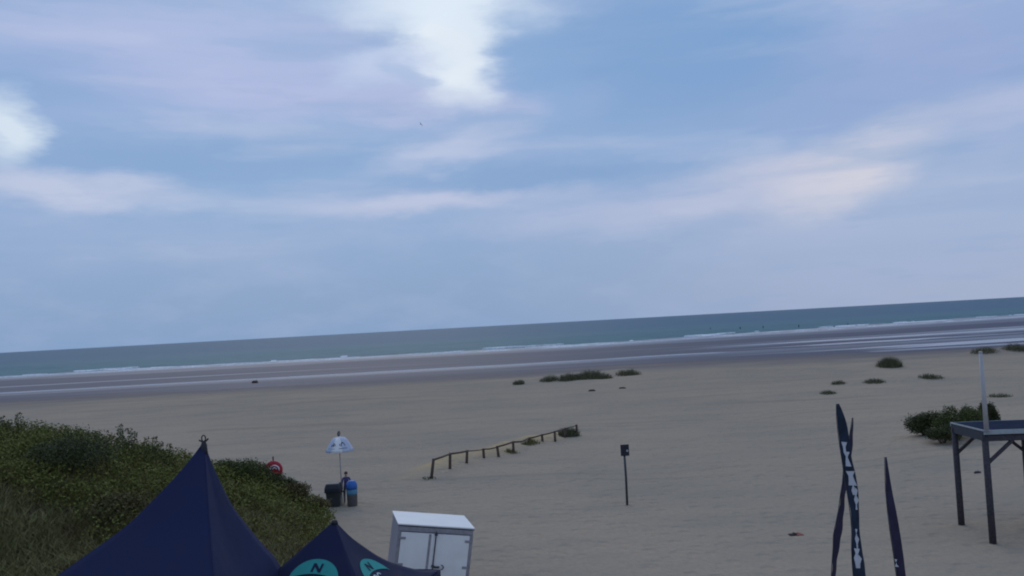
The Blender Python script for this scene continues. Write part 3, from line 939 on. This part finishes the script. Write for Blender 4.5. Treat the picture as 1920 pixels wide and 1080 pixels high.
# ------------------------------------------------------------------ white storage box
def build_box():
    yaw = R_(13.4); tilt = R_(9.6)
    W, Dp, H = 2.22, 1.78, 2.25
    rot = Matrix.Rotation(yaw, 4, 'Z') @ Matrix.Rotation(tilt, 4, 'Y')
    tl = at_depth(748, 981, 24.9)                     # top front left corner
    # local frame: x right, y back, z up, origin bottom front left
    org = tl - (rot @ Vector((0, 0, H)))
    e = empty('storage_box', org); e.rotation_euler = rot.to_euler()
    tag(e, 'white two door storage box behind the low navy tent', 'storage box')
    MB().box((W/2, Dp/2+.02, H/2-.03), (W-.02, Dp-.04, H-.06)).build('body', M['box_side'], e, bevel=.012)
    MB().box((W/2, Dp/2, H-.02), (W+.05, Dp+.06, .04)).build('roof', M['white_roof'], e, bevel=.008)
    MB().box((W/2, -.022, H-.055), (W+.03, .02, .025)).build('roof_edge', M['steel'], e)
    MB().box((W/2, -.012, H-.14), (W-.02, .02, .13)).build('header', M['grey_metal'], e, bevel=.005)
    for x in (.045, W-.045):
        MB().box((x, -.012, (H-.215)/2), (.09, .02, H-.215)).build('corner_post', M['grey_metal'], e, bevel=.005)
    hw = (W-.2)/2
    for k in (0, 1):
        x0 = .095 + k*(hw+.01)
        d = MB().box((x0+hw/2, -.022, (H-.24)/2+.02), (hw-.008, .03, H-.27)).build('door', M['white_metal'], e, bevel=.008)
    MB().box((.095+hw-.16, -.041, (H-.24)/2+.02), (.07, .012, H-.30)).build('door_rib', M['grey_metal'], e, bevel=.004)
    MB().tube([(.1+hw+.005, -.062, .1), (.1+hw+.005, -.062, H-.15)], .017, 8).build('lock_rod', M['steel'], e, True)
    for z in (.5, 1.1, H-.25):
        MB().box((.1+hw+.005, -.056, z), (.09, .05, .05)).build('rod_guide', M['steel'], e, bevel=.006)
    MB().box((.1+hw+.10, -.075, H-1.17), (.20, .03, .06)).build('latch', M['steel'], e, bevel=.008)
    pts = [Vector((.1+hw+.26+.055*math.cos(a), -.07, H-1.17+.06*math.sin(a))) for a in np.linspace(-.6*math.pi, .6*math.pi, 11)]
    MB().tube(pts, .013, 6).build('padlock_loop', M['black'], e, True)
    for x in (.14, W-.14):
        for z in (.45, H-1.15, H-.40):
            MB().box((x, -.045, z), (.20, .018, .07)).build('hinge', M['grey_metal'], e, bevel=.006)
    # level feet down to the sand
    inv = rot.inverted()
    for lx in (.12, W-.12):
        for ly in (.12, Dp-.12):
            wp = org + (rot @ Vector((lx, ly, 0)))
            gz = ground(wp.x, wp.y) - .05
            end = inv @ (Vector((wp.x, wp.y, gz)) - org)
            if gz < wp.z:
                MB().beam((lx, ly, .02), end, .12, .12).build('support_block', M['darkwood'], e)
    return e
build_box()

# ------------------------------------------------------------------ bins, parasol, child
def build_bins():
    p = hit(627, 949)
    e = empty('waste_bin', (p.x, p.y, p.z)); tag(e, 'black green waste bin with an overhanging dark lid', 'waste bin')
    w, d, h = .64, .62, .72
    b = MB()
    lo, hi = .80, 1.0
    P = [(-w/2*lo, -d/2*lo, -.02), (w/2*lo, -d/2*lo, -.02), (w/2*lo, d/2*lo, -.02), (-w/2*lo, d/2*lo, -.02),
         (-w/2*hi, -d/2*hi, h), (w/2*hi, -d/2*hi, h), (w/2*hi, d/2*hi, h), (-w/2*hi, d/2*hi, h)]
    b.add(P, [(3,2,1,0), (4,5,6,7), (0,1,5,4), (1,2,6,5), (2,3,7,6), (3,0,4,7)])
    b.build('bin_body', M['bin_black'], e, bevel=.02)
    l = MB(); P = []
    for z, s in ((h-.06, 1.14), (h+.12, 1.12), (h+.26, 1.0), (h+.34, .88)):
        P.append([(sx*w/2*s, sy*d/2*s, z) for sx, sy in ((-1,-1), (1,-1), (1,1), (-1,1))])
    vs = [q for r in P for q in r]
    fs = [(i*4+k, i*4+(k+1) % 4, (i+1)*4+(k+1) % 4, (i+1)*4+k) for i in range(3) for k in range(4)] + [(3,2,1,0), (12,13,14,15)]
    l.add(vs, fs); lid = l.build('lid', M['bin_lid'], e, bevel=.03)
    MB().box((0, -d/2*1.14-.015, h+.0), (.30, .03, .04)).build('lid_handle', M['bin_lid'], lid)
    # blue domed bin
    q = hit(661, 948)
    e2 = empty('domed_bin', (q.x, q.y, q.z)); tag(e2, 'round topped bin with a bright blue lid, pale blue band and grey brown base', 'waste bin')
    MB().lathe([(.26, -.02), (.27, .02), (.285, .50), (.285, .512)], 18, sx=.85, sy=.85).build('bin_base', M['bin_brown'], e2, True)
    MB().lathe([(.287, .512), (.295, .60), (.292, .74), (.288, .75)], 18, sx=.85, sy=.85).build('print_band', M['bin_cyan'], e2, True)
    MB().lathe([(.30, .75), (.30, .90), (.275, 1.02), (.20, 1.11), (.10, 1.145), (.01, 1.15)], 18, sx=.85, sy=.85).build('lid', M['bin_blue'], e2, True)
    # parasol
    s = hit(642, 947)
    e3 = empty('parasol', (s.x, s.y, s.z)); tag(e3, 'small white parasol on a tall thin pole standing at the waste bins', 'parasol')
    top = at_depth(635, 808, s.y+.0); top = top - Vector(s); hp = top.z
    lx = top.x
    MB().tube([(0, 0, -.05), (lx*.5, 0, hp*.5), (lx, 0, hp)], [.024, .020, .016], 8).build('pole', M['grey_metal'], e3, True)
    n = 8; zb = 2.50; hC = .62; Rc = .67
    zt = zb + hC
    cx = lx*(zb/hp)
    prof = [(0.0, 1.0), (.2, .985), (.42, .92), (.56, .75), (.74, .45), (.90, .14), (1.0, 0.0)]
    for k in range(n):
        a0, a1 = 2*math.pi*(k-.5)/n - math.pi/2, 2*math.pi*(k+.5)/n - math.pi/2
        P = []
        for r, hzz in prof:
            row = []
            for j in range(5):
                t = j/4
                xa = Vector((math.cos(a0), math.sin(a0))).lerp(Vector((math.cos(a1), math.sin(a1))), t)
                row.append((cx + xa.x*r*Rc, xa.y*r*Rc, zb + hzz*hC - .05*r*4*t*(1-t)*(r > .9)))
            P.append(row)
        MB().grid(P).build('canopy_panel', M['white_plastic'] if k == 0 else M['white_cloth'], e3, True, solid=.004)  # front gore uses a whiter material: its facet's brighter light put into the colour
    for k in range(n):
        a0 = 2*math.pi*(k-.5)/n - math.pi/2
        MB().tube([(cx + math.cos(a0)*r*Rc*.985, math.sin(a0)*r*Rc*.985, zb + hzz*hC - .012) for r, hzz in prof], .006, 5).build('rib', M['steel'], e3)
    # dark printed arch and line on the front panels
    def on_dome(ang, hzz):
        r = np.interp(1-hzz, [1-p[1] for p in prof], [p[0] for p in prof])
        f = math.cos(math.pi/n)/math.cos(((ang + math.pi/n) % (2*math.pi/n)) - math.pi/n)
        return Vector((cx + math.cos(ang-math.pi/2)*r*Rc*(f+.02), math.sin(ang-math.pi/2)*r*Rc*(f+.02), zb + hzz*hC))
    def dome_patch(name, fn, mat):
        MB().grid([[on_dome(*fn(i/10, j)) for j in (0, 1)] for i in range(11)]).build(name, mat, e3)
    dome_patch('printed_arch', lambda t, j: (.55 + (.17+.07*j)*math.cos(math.pi*(1-t)), .40 + (.20+.08*j)*math.sin(math.pi*t)), M['sign'])
    dome_patch('printed_line', lambda t, j: (.15 + .75*t, .22 + .04*j), M['slate'])
    for k_, (a_, w_, h0, h1) in enumerate(((-.40, .10, .40, .62), (-.25, .07, .42, .55), (-.62, .13, .38, .52), (.20, .06, .42, .58))):
        dome_patch('printed_letter', lambda t, j: (a_ + w_*t, h0 + (h1-h0)*j), M['slate'])
    dome_patch('printed_line', lambda t, j: (-.95 + .75*t, .22 + .04*j), M['paletrim'])
    MB().tube([(lx-.02, 0, hp-.02), (lx-.05, 0, hp-.14), (lx-.03, 0, hp-.24)], [.02, .03, .025], 6).build('finial', M['black'], e3, True)
    MB().tube([(lx, 0, hp-.24), (lx+.05, 0, hp-.14), (lx+.045, 0, hp-.05), (lx-.02, 0, hp)], [.018, .022, .022, .012], 6).build('finial_hook', M['black'], e3, True)
    for dx in (-.035, .10):
        MB().tube([(dx, -.12, -.03), (dx*.8, -.05, .62)], .020, 6).build('stand_leg', M['white_pole'], e3, True)
    MB().box((.03, -.05, .64), (.24, .12, .06)).build('stand_clamp', M['slate'], e3, bevel=.01)
    return s
s_par = build_bins()

def skin_body(name, verts, edges, radii, mat, levels=2):
    me = bpy.data.meshes.new(name); me.from_pydata(verts, edges, []); me.update()
    o = bpy.data.objects.new(name, me); COL.objects.link(o)
    md = o.modifiers.new('skin', 'SKIN'); md.use_smooth_shade = True
    for sv, r in zip(me.skin_vertices[0].data, radii):
        sv.radius = (r, r) if not hasattr(r, '__len__') else r
    me.skin_vertices[0].data[0].use_root = True
    sb = o.modifiers.new('sub', 'SUBSURF'); sb.levels = levels; sb.render_levels = levels
    dg = bpy.context.evaluated_depsgraph_get()
    ev = o.evaluated_get(dg)
    nm = bpy.data.meshes.new_from_object(ev)
    o.modifiers.clear(); old = o.data; o.data = nm; nm.name = name
    bpy.data.meshes.remove(old)
    nm.materials.clear(); nm.materials.append(mat)
    return o
def figure(name, H, mat, arms='down', seed=0):
    s = H/1.7
    V = [(0,0,.93), (0,0,1.08), (0,0,1.25), (0,.0,1.38), (0,0,1.47), (0,-.01,1.56), (0,-.02,1.64),
         (.10,0,.90), (.115,-.01,.50), (.12,.0,.09), (.13,-.13,.035),
         (-.10,0,.90), (-.115,.02,.50), (-.12,.03,.09), (-.13,-.10,.035),
         (.18,0,1.37), (.23,.02,1.10), (.24,-.06,.87), (.24,-.09,.77),
         (-.18,0,1.37), (-.23,.02,1.10), (-.24,-.06,.87), (-.24,-.09,.77)]
    if arms == 'out':
        V[16:19] = [(.42,-.05,1.28), (.62,-.12,1.30), (.70,-.14,1.31)]; V[20:23] = [(-.42,-.05,1.25), (-.60,-.10,1.18), (-.68,-.12,1.16)]
    E = [(0,1),(1,2),(2,3),(3,4),(4,5),(5,6),(0,7),(7,8),(8,9),(9,10),(0,11),(11,12),(12,13),(13,14),(3,15),(15,16),(16,17),(17,18),(3,19),(19,20),(20,21),(21,22)]
    Rr = [(.15,.10),(.135,.095),(.155,.11),(.12,.09),(.055,.055),(.085,.095),(.07,.08),
          .085,.06,.042,.035,.085,.06,.042,.035, .06,.045,.035,.03,.06,.045,.035,.03]
    V = [tuple(c*s for c in v) for v in V]
    Rr = [tuple(c*s for c in r) if hasattr(r, '__len__') else r*s for r in Rr]
    return skin_body(name, V, E, Rr, mat)
def person_mat():
    mt, t, b = newmat('person_clothes')
    tc = t.node('ShaderNodeTexCoord'); sp = t.node('ShaderNodeSeparateXYZ'); t.l.new(tc.outputs['Object'], sp.inputs[0])
    z = sp.outputs[2]
    n = t.noise(tc.outputs['Object'], 9, 4, .6)
    trousers = t.mix(n, (.075, .062, .06, 1), (.12, .10, .10, 1)); jacket = t.mix(n, (.045, .042, .13, 1), (.075, .068, .20, 1))
    c = t.mix(t.mapr(z, .735, .745), trousers, jacket)
    c = t.mix(t.mapr(z, 1.205, 1.215), c, (.46, .30, .22, 1))
    t.l.new(c, b.inputs['Base Color']); b.inputs['Roughness'].default_value = .8
    return mt
pp = hit(651, 943)
per = empty('person', (pp.x, pp.y, pp.z)); tag(per, 'person in a purple jacket and brown grey trousers standing between the two bins', 'person')
bd = figure('body', 1.42, person_mat()); bd.parent = per; bd.rotation_euler.z = R_(15)
hm = MB(); k = 1.42/1.7
hm.lathe([(.088*k, 1.585*k), (.098*k, 1.63*k), (.092*k, 1.68*k), (.06*k, 1.725*k), (.01*k, 1.74*k)], 14, (0, .012, 0)); hm.build('hair', M['hair'], per, True)
nz = MB(); nz.add([(-.012, -.105*k-.012, 1.585*k), (.012, -.105*k-.012, 1.585*k), (0, -.105*k-.03, 1.575*k), (0, -.105*k-.008, 1.61*k)], [(0,1,3), (0,2,1), (0,3,2), (1,2,3)])
skinm = simple('skin', (.46, .30, .22, 1), .6, .05)
nz.build('nose', skinm, per)
for sx in (-1, 1):
    MB().lathe([(.003, -.008), (.010, -.004), (.010, .004), (.003, .008)], 8, (sx*.034*k, -.098*k-.012, 1.62*k)).build('eye', M['black'], per, True)

# surfers and swimmers standing in the sea
surf0 = None
for i, (px, py, vis, lab) in enumerate([
    (1332, 617, 1.0, 'faint dark figure standing in the sea, alone at the end of the row of bathers'),
    (1388, 618, 1.6, 'broad dark figure in a wetsuit standing in the sea between two slimmer bathers'),
    (1431, 616, 1.45, 'short slim figure in dark wetsuit standing in the sea, mid row of bathers'),
    (1498, 615, 1.7, 'upright slim figure in a dark wetsuit standing in the sea beside the surfer'),
    (1590, 612, 1.5, 'surfer in a dark wetsuit on a small breaking wave with white foam'),
    ]):
    p = sea_hit(px, py)
    o = figure('person', 1.75, M['wetsuit'], 'out' if i in (1, 4) else 'down')
    o.location = (p.x, p.y, SEA_Z - (1.75 - vis)); o.rotation_euler.z = rng.uniform(0, 6)
    if i == 1: o.scale = (1.35, 1.35, 1.0)
    tag(o, lab, 'person', 'people standing in the sea')

# ------------------------------------------------------------------ lifebuoy case
c = at_depth(513, 881, 38.5); gz = ground(c.x, c.y)
e = empty('lifebuoy_station', (c.x, c.y, gz)); tag(e, 'round red lifebuoy case with white ring marking on a post behind the dune shrubs', 'lifebuoy station')
zc = c.z - gz
MB().tube([(.0, .09, -.1), (-.03, .09, zc+.58)], .035, 8).build('post', M['wood'], e, True)
cs_ = MB()
cs_.lathe([(.01, -.07), (.37, -.07), (.405, -.04), (.405, .04), (.36, .075), (.24, .09), (.01, .092)], 28)
o = cs_.build('case', M['red'], e, True); o.location = (0, 0, zc); o.rotation_euler = (R_(90), 0, 0)
def arc_band(r, a0, a1, w, y):
    mb = MB(); mb.tube([(.07+r*math.cos(a), y, zc+.02+r*math.sin(a)*.9) for a in np.linspace(a0, a1, 15)], w, 8)
    return mb
arc_band(.20, -.2, math.pi*.98, .032, -.10).build('white_ring', M['white_plastic'], e, True)
arc_band(.09, .2, math.pi*.9, .022, -.105).build('white_mark', M['white_plastic'], e, True)

# ------------------------------------------------------------------ sign on a post
p = hit(1176, 947)
e = empty('beach_sign', (p.x, p.y, p.z)); tag(e, 'small dark square sign on a thin dark post in open sand', 'sign')
t_ = at_depth(1170, 833, p.y) - p
MB().tube([(0, 0, -.1), (.02, 0, t_.z*.45), (t_.x*.25, 0, t_.z*.97)], .050, 8).build('post', M['steel'], e, True)
sx = .03
MB().box((sx, -.075, t_.z-.24), (.36, .03, .48)).build('plate', M['sign'], e, bevel=.012)
MB().box((sx, -.055, t_.z-.24), (.06, .02, .30)).build('bracket', M['grey_metal'], e)
MB().lathe([(.002, 0), (.050, 0), (.050, .004), (.002, .004)], 12).build('pale_mark', M['paletrim'], e)
mk = [o for o in e.children if o.name.startswith('pale_mark')][0]; mk.location = (sx+.10, -.0915, t_.z-.265); mk.rotation_euler = (R_(90), 0, 0)

# ------------------------------------------------------------------ fence
fr = Vector(FB[0])
e = empty('post_and_rail_fence', (fr.x, fr.y, fr.z)); tag(e, 'weathered post and rail fence half buried in drifted sand', 'fence')
tops = []
for (tp, bp_) in FENCE_PX:
    g = Vector(FB[len(tops)])
    tt = at_depth(tp[0], tp[1], g.y)
    tops.append(tt)
    g0 = g - Vector((tt.x-g.x, 0, 0))*.0 - Vector((0, 0, .3))
    MB().tube([Vector(g0)-fr, (Vector(g0).lerp(tt, .6))-fr, tt-fr], [.085, .080, .075], 8).build('post', M['wood'], e, True)
for i, j in ((0, 1), (1, 2), (2, 3), (4, 5), (5, 6), (6, 7), (7, 8), (8, 9), (9, 10)):
    a, b = tops[i] - fr, tops[j] - fr
    a = a + Vector((0, -.06, -.05)); b = b + Vector((0, -.06, -.05))
    mid = (a+b)/2 + Vector((0, 0, -.10 if (i, j) == (5, 6) else -.015))
    r = .055 if i < 6 else .048
    if (i, j) in ((9, 10), (2, 3)): r = .03
    MB().tube([a, mid, b], r, 8).build('rail', M['wood'], e, True)
a, b = tops[2]-fr, tops[4]-fr
q = flat_hit(908, 862); q = Vector((q.x, q.y, ground(q.x, q.y))) - fr
MB().tube([b + Vector((0, -.06, -.08)), (b.lerp(tops[3]-fr, .6)) + Vector((0, -.05, -.09)), tops[3]-fr + Vector((0, -.05, -.03))], .04, 8).build('fallen_rail', M['wood'], e, True)

# ------------------------------------------------------------------ pergola with flat roof
pf = hit(1862, 1019); pb = hit(1803, 984)
e = empty('beach_pergola', (pf.x, pf.y, pf.z)); tag(e, 'dark timber pergola with a flat dark roof edged in pale trim', 'pergola')
side = Vector((pb.x-pf.x, pb.y-pf.y, 0)); dep = side.length; sd = side.normalized(); rt = Vector((sd.y, -sd.x, 0))
if rt.x < 0: rt = -rt
rt = (rt*0.98 + Vector((0, -.17, 0))).normalized() if False else rt
SL = .08/dep; sdT = (sd - Vector((0, 0, SL))).normalized(); upT = rt.cross(sdT)
if upT.z < 0: upT = -upT
LEN = 4.6; zr = at_depth(1850, 812, pf.y).z - pf.z
for k in range(3):
    for base, off in ((Vector((0, 0, 0)), 0), (side, 1)):
        q = base + rt*(LEN/2*k); gz = ground(pf.x+q.x, pf.y+q.y) - pf.z
        MB().tube([(q.x, q.y, gz-.15), (q.x, q.y, zr*.5), (q.x, q.y, zr-.06-.08*off)], [.11, .105, .10], 10).build('post', M['darkwood'], e, True)
for base, zr_ in ((Vector((0, 0, 0)), zr), (side, zr-.08)):
    a = base - rt*.10; b = base + rt*(LEN+.10)
    MB().beam((a.x, a.y, zr_-.16), (b.x, b.y, zr_-.16), .13, .20).build('beam', M['darkwood'], e, bevel=.01)
    for k in range(3):
        for sg in (-1, 1):
            if (k == 0 and sg < 0) or (k == 2 and sg > 0): continue
            q = base + rt*(LEN/2*k); q2 = q + rt*sg*.85
            MB().beam((q.x, q.y, zr_-1.0), (q2.x, q2.y, zr_-.24), .10, .10).build('brace', M['darkwood'], e, bevel=.008)
for k in range(7):
    q = rt*(LEN/6*k); a = q - sd*.10; b = q + side + sd*.10
    MB().beam((a.x, a.y, zr-.005), (b.x, b.y, zr-.095), .07, .085).build('rafter', M['darkwood'], e)
Z1 = Vector((0, 0, 1))
ww = LEN + .16; dd_ = dep + .24
c0 = -rt*.05 - sdT*.12 + Z1*zr
rotm = Matrix((rt, sdT, upT)).transposed()
def roof_piece(name, x, y, z, size, mat, bev=.004):
    p = c0 + rt*x + sdT*y + upT*z
    MB().box(p, size, rotm).build(name, mat, e, bevel=bev)
roof_piece('roof', ww/2, dd_/2, .075, (ww, dd_, .06), M['rooffelt'], .01)
for y in (-.014, dd_+.014):
    roof_piece('trim', ww/2, y, .040, (ww+.05, .024, .15), M['paletrim'])
for x, sg in ((-.014, 1), (ww+.014, -1)):
    roof_piece('trim', x, dd_/2, .095, (.022, dd_, .055), M['paletrim'])
    roof_piece('side_panel', x+.016*sg, dd_/2, -.10, (.022, dd_-.02, .30), M['slate'])

# flagpole fixed to the roof corner
fp = Vector((pf.x, pf.y, 0)) + rt*.0 - sd*.18
zt = at_depth(1846, 662, fp.y).z
fpo = Vector((fp.x, fp.y, pf.z+zr+.10))
v = fpo - CAM
tx = 1850; cx = 960 + FPX*v.dot(_R)/v.dot(_F); fpo.x += (tx-cx)*v.y/FPX
e = empty('flagpole', fpo); tag(e, 'bare white flagpole rising from the pergola roof corner', 'flagpole')
hF = zt - fpo.z
MB().tube([(0, 0, 0), (0, 0, hF*.5), (0, 0, hF)], [.075, .068, .055], 12).build('pole', M['white_pole'], e, True)
MB().lathe([(.04, hF), (.06, hF+.02), (.05, hF+.055), (.01, hF+.07)], 10).build('cap', M['white_pole'], e, True)
MB().box((0, 0, .012), (.22, .22, .024)).build('base_plate', M['grey_metal'], e)

# ------------------------------------------------------------------ beach flags
def beach_flag(rows, Y, label, yaw, prints=(), mat='flag', lean=0.0):
    """rows: (py, px centre, width px) from tip downwards in the photo; the flag stands in the plane x-z at distance Y"""
    pts = []
    for py, px, w in rows:
        p = at_depth(px, py, Y); pts.append((p, .86*w*Y/FPX))
    (p1, _), (p2, _) = pts[-2], pts[-1]
    bt = pts[-1][0]
    d = (pts[-1][0] - pts[-3][0]); d = d/abs(d.z)
    base = bt + d*(bt.z - ground(bt.x, bt.y)); base.y = Y
    gz = ground(base.x, base.y); base.z = gz
    e = empty('beach_flag', base); tag(e, label, 'flag', 'tall feather flags by the pergola')
    wdir = Vector((math.cos(yaw), math.sin(yaw), 0)); k = 1/max(.25, math.cos(yaw))
    # continue the cloth below the frame
    tail = bt.lerp(base, .55); pts.append((tail, pts[-1][1]*.9)); tail2 = bt.lerp(base, .7); pts.append((tail2, pts[-1][1]*.2))
    zs = [p.z for p, w in pts][::-1]; xs = [p.x for p, w in pts][::-1]; ws = [w for p, w in pts][::-1]
    Z = np.linspace(zs[-1], zs[0], 44); X = np.interp(Z, zs, xs); W = np.interp(Z, zs, ws)
    for _ in range(2):
        W[1:-1] = (W[:-2]+2*W[1:-1]+W[2:])/4; X[1:-1] = (X[:-2]+2*X[1:-1]+X[2:])/4
    grid = []
    for i in range(44):
        row = []
        for j in range(7):
            t = j/6-.5
            q = Vector((X[i], Y, Z[i])) + wdir*W[i]*k*t
            q += Vector((-wdir.y, wdir.x, 0))*(.10*W[i]*k*math.sin(i*.35 + t*3.0) + .05*W[i]*k*math.sin(i*1.3 + t*5))
            row.append(q - base)
        grid.append(row)
    cl = MB().grid(grid).build('cloth', M[mat], e, True, solid=.004)
    pole = [grid[i][0] - wdir*.012 for i in range(0, 44, 3)] + [grid[-1][0]*.5, Vector((0, 0, -.25))]
    MB().tube(pole, [.008]*3 + [.011]*(len(pole)-3), 6).build('pole', M['steel'], e, True)
    for (z0, z1, t0, t1) in prints:
        i0, i1 = int(z0*43), max(int(z0*43)+1, int(z1*43))
        nrm = Vector((wdir.y, -wdir.x, 0))
        P = []
        for i in range(i0, i1+1):
            row = []
            for j in range(5):
                jt = .16*math.sin(i*2.3 + z0*40)*(1 if j > 2 else -.6)
                t = t0 + (t1-t0)*j/4 - .5 + jt*(j in (0, 4))
                q = Vector((X[i], Y, Z[i])) + wdir*W[i]*k*t + Vector((-wdir.y, wdir.x, 0))*(.10*W[i]*k*math.sin(i*.35 + t*3.0) + .05*W[i]*k*math.sin(i*1.3 + t*5))
                row.append(q - base + nrm*.014)
            P.append(row)
        MB().grid(P).build('white_print', M['flagwhite'], cl, True)
    return e
def prow(rows, py):
    """fraction along the resampled flag for a photo row"""
    return py
beach_flag([(757, 1571, 4), (770, 1574, 11), (800, 1580, 17), (830, 1584, 19), (860, 1588, 17), (900, 1596, 19), (930, 1600, 17), (960, 1603, 14), (1000, 1605, 13), (1040, 1608, 19), (1080, 1612, 20)],
           20.8, 'tallest dark feather flag with white lettering blocks, crossing another flag', R_(-35),
           [(.20, .255, .25, .60), (.255, .31, .35, .72), (.335, .40, .30, .85), (.40, .46, .50, .85), (.46, .52, .62, .88), (.62, .70, .45, .70), (.70, .80, .25, .72)], 'flagblue')
beach_flag([(783, 1599, 3), (800, 1598, 7), (830, 1595, 11), (870, 1589, 14), (910, 1583, 16), (960, 1577, 17), (1000, 1571, 17), (1040, 1566, 15), (1080, 1563, 14)],
           22.0, 'plain dark feather flag leaning behind the lettered one', R_(30), [], 'flag')
beach_flag([(857, 1661, 3), (880, 1663, 6), (920, 1667, 11), (960, 1673, 15), (1000, 1679, 17), (1040, 1685, 17), (1080, 1690, 16)],
           20.2, 'short separate dark feather flag standing alone beside the pergola', R_(-25), [(.66, .70, .02, .22)], 'flag')

# ------------------------------------------------------------------ small things
p = hit(1491, 1003)
e = empty('dropped_cloth', p); tag(e, 'crumpled dark and red cloth dropped on open sand near the flags', 'cloth')
def crumple(name, cx, rx, ry, h, mat, seed):
    P = []
    for i in range(9):
        row = []
        for j in range(9):
            x, y = (i/8-.5)*2, (j/8-.5)*2
            r = min(1, math.hypot(x, y))
            z = h*(1-r**2)*(.6+.8*mnoise.noise((x*2+seed, y*2, 0))) + .008
            row.append((cx + x*rx, y*ry, max(.006, z)))
        P.append(row)
    MB().grid(P).build(name, mat, e, True, solid=.01)
crumple('dark_fold', -.07, .15, .13, .10, M['litterblack'], 2)
crumple('red_fold', .13, .14, .12, .07, M['litterred'], 7)
def driftwood(px, py, L, r, label, yaw=.2, mat='wood', fork=False):
    p = hit(px, py)
    e = empty('driftwood', p); tag(e, label, 'driftwood')
    d = Vector((math.cos(yaw), math.sin(yaw), 0))
    MB().tube([-d*L/2 + Vector((0, 0, r*.4)), -d*L*.2 + Vector((0, .05, r*.9)), d*L*.2 + Vector((0, -.03, r*.8)), d*L/2 + Vector((0, 0, r*.5))], [r*.7, r, r*.95, r*.6], 8).build('log', M[mat], e, True)
    MB().tube([d*L*.1 + Vector((0, 0, r)), d*L*.25 + Vector((0, .1, r*2.2))], [r*.45, r*.2], 6).build('branch_stub', M[mat], e, True)
    return e
driftwood(1110, 733.5, .75, .11, 'dark driftwood log on the sand in front of the largest embryo dune', .1)
driftwood(1167, 728.5, .75, .09, 'pale brown driftwood piece on the sand behind the sign', -.1)
driftwood(1833, 887, .35, .05, 'small dark stick on the sand between the pergola posts', .3, 'darkwood')
driftwood(478, 718, 1.1, .24, 'big dark driftwood stump lying by the thin runnel on the wet sand', .05, 'wood')

# gull in the air
gp = at_depth(789, 233, 240)
e = empty('gull', gp); tag(e, 'small grey gull flying high against the clouds', 'bird')
bd = MB().tube([(0, -.30, 0), (0, -.22, .02), (0, -.05, .0), (0, .15, -.01), (0, .32, .0)], [.015, .05, .09, .07, .015], 8).build('body', M['feather'], e, True)
for s_ in (-1, 1):
    P = [[(s_*.05, -.10, .03), (s_*.05, .10, .02)], [(s_*.30, -.14, .18), (s_*.30, .06, .17)], [(s_*.62, -.04, .10), (s_*.62, .06, .09)], [(s_*.80, .06, .02), (s_*.80, .08, .02)]]
    MB().grid(P).build('wing', M['feather'], e, True, solid=.015)
MB().add([(-.03, .30, 0), (.03, .30, 0), (.09, .46, 0), (-.09, .46, 0), (-.03, .30, .02), (.03, .30, .02), (.09, .46, .012), (-.09, .46, .012)], [(0,1,2,3), (7,6,5,4), (0,4,5,1), (1,5,6,2), (2,6,7,3), (3,7,4,0)]).build('tail', M['feather'], e)
e.rotation_euler = (.3, .7, 1.0)
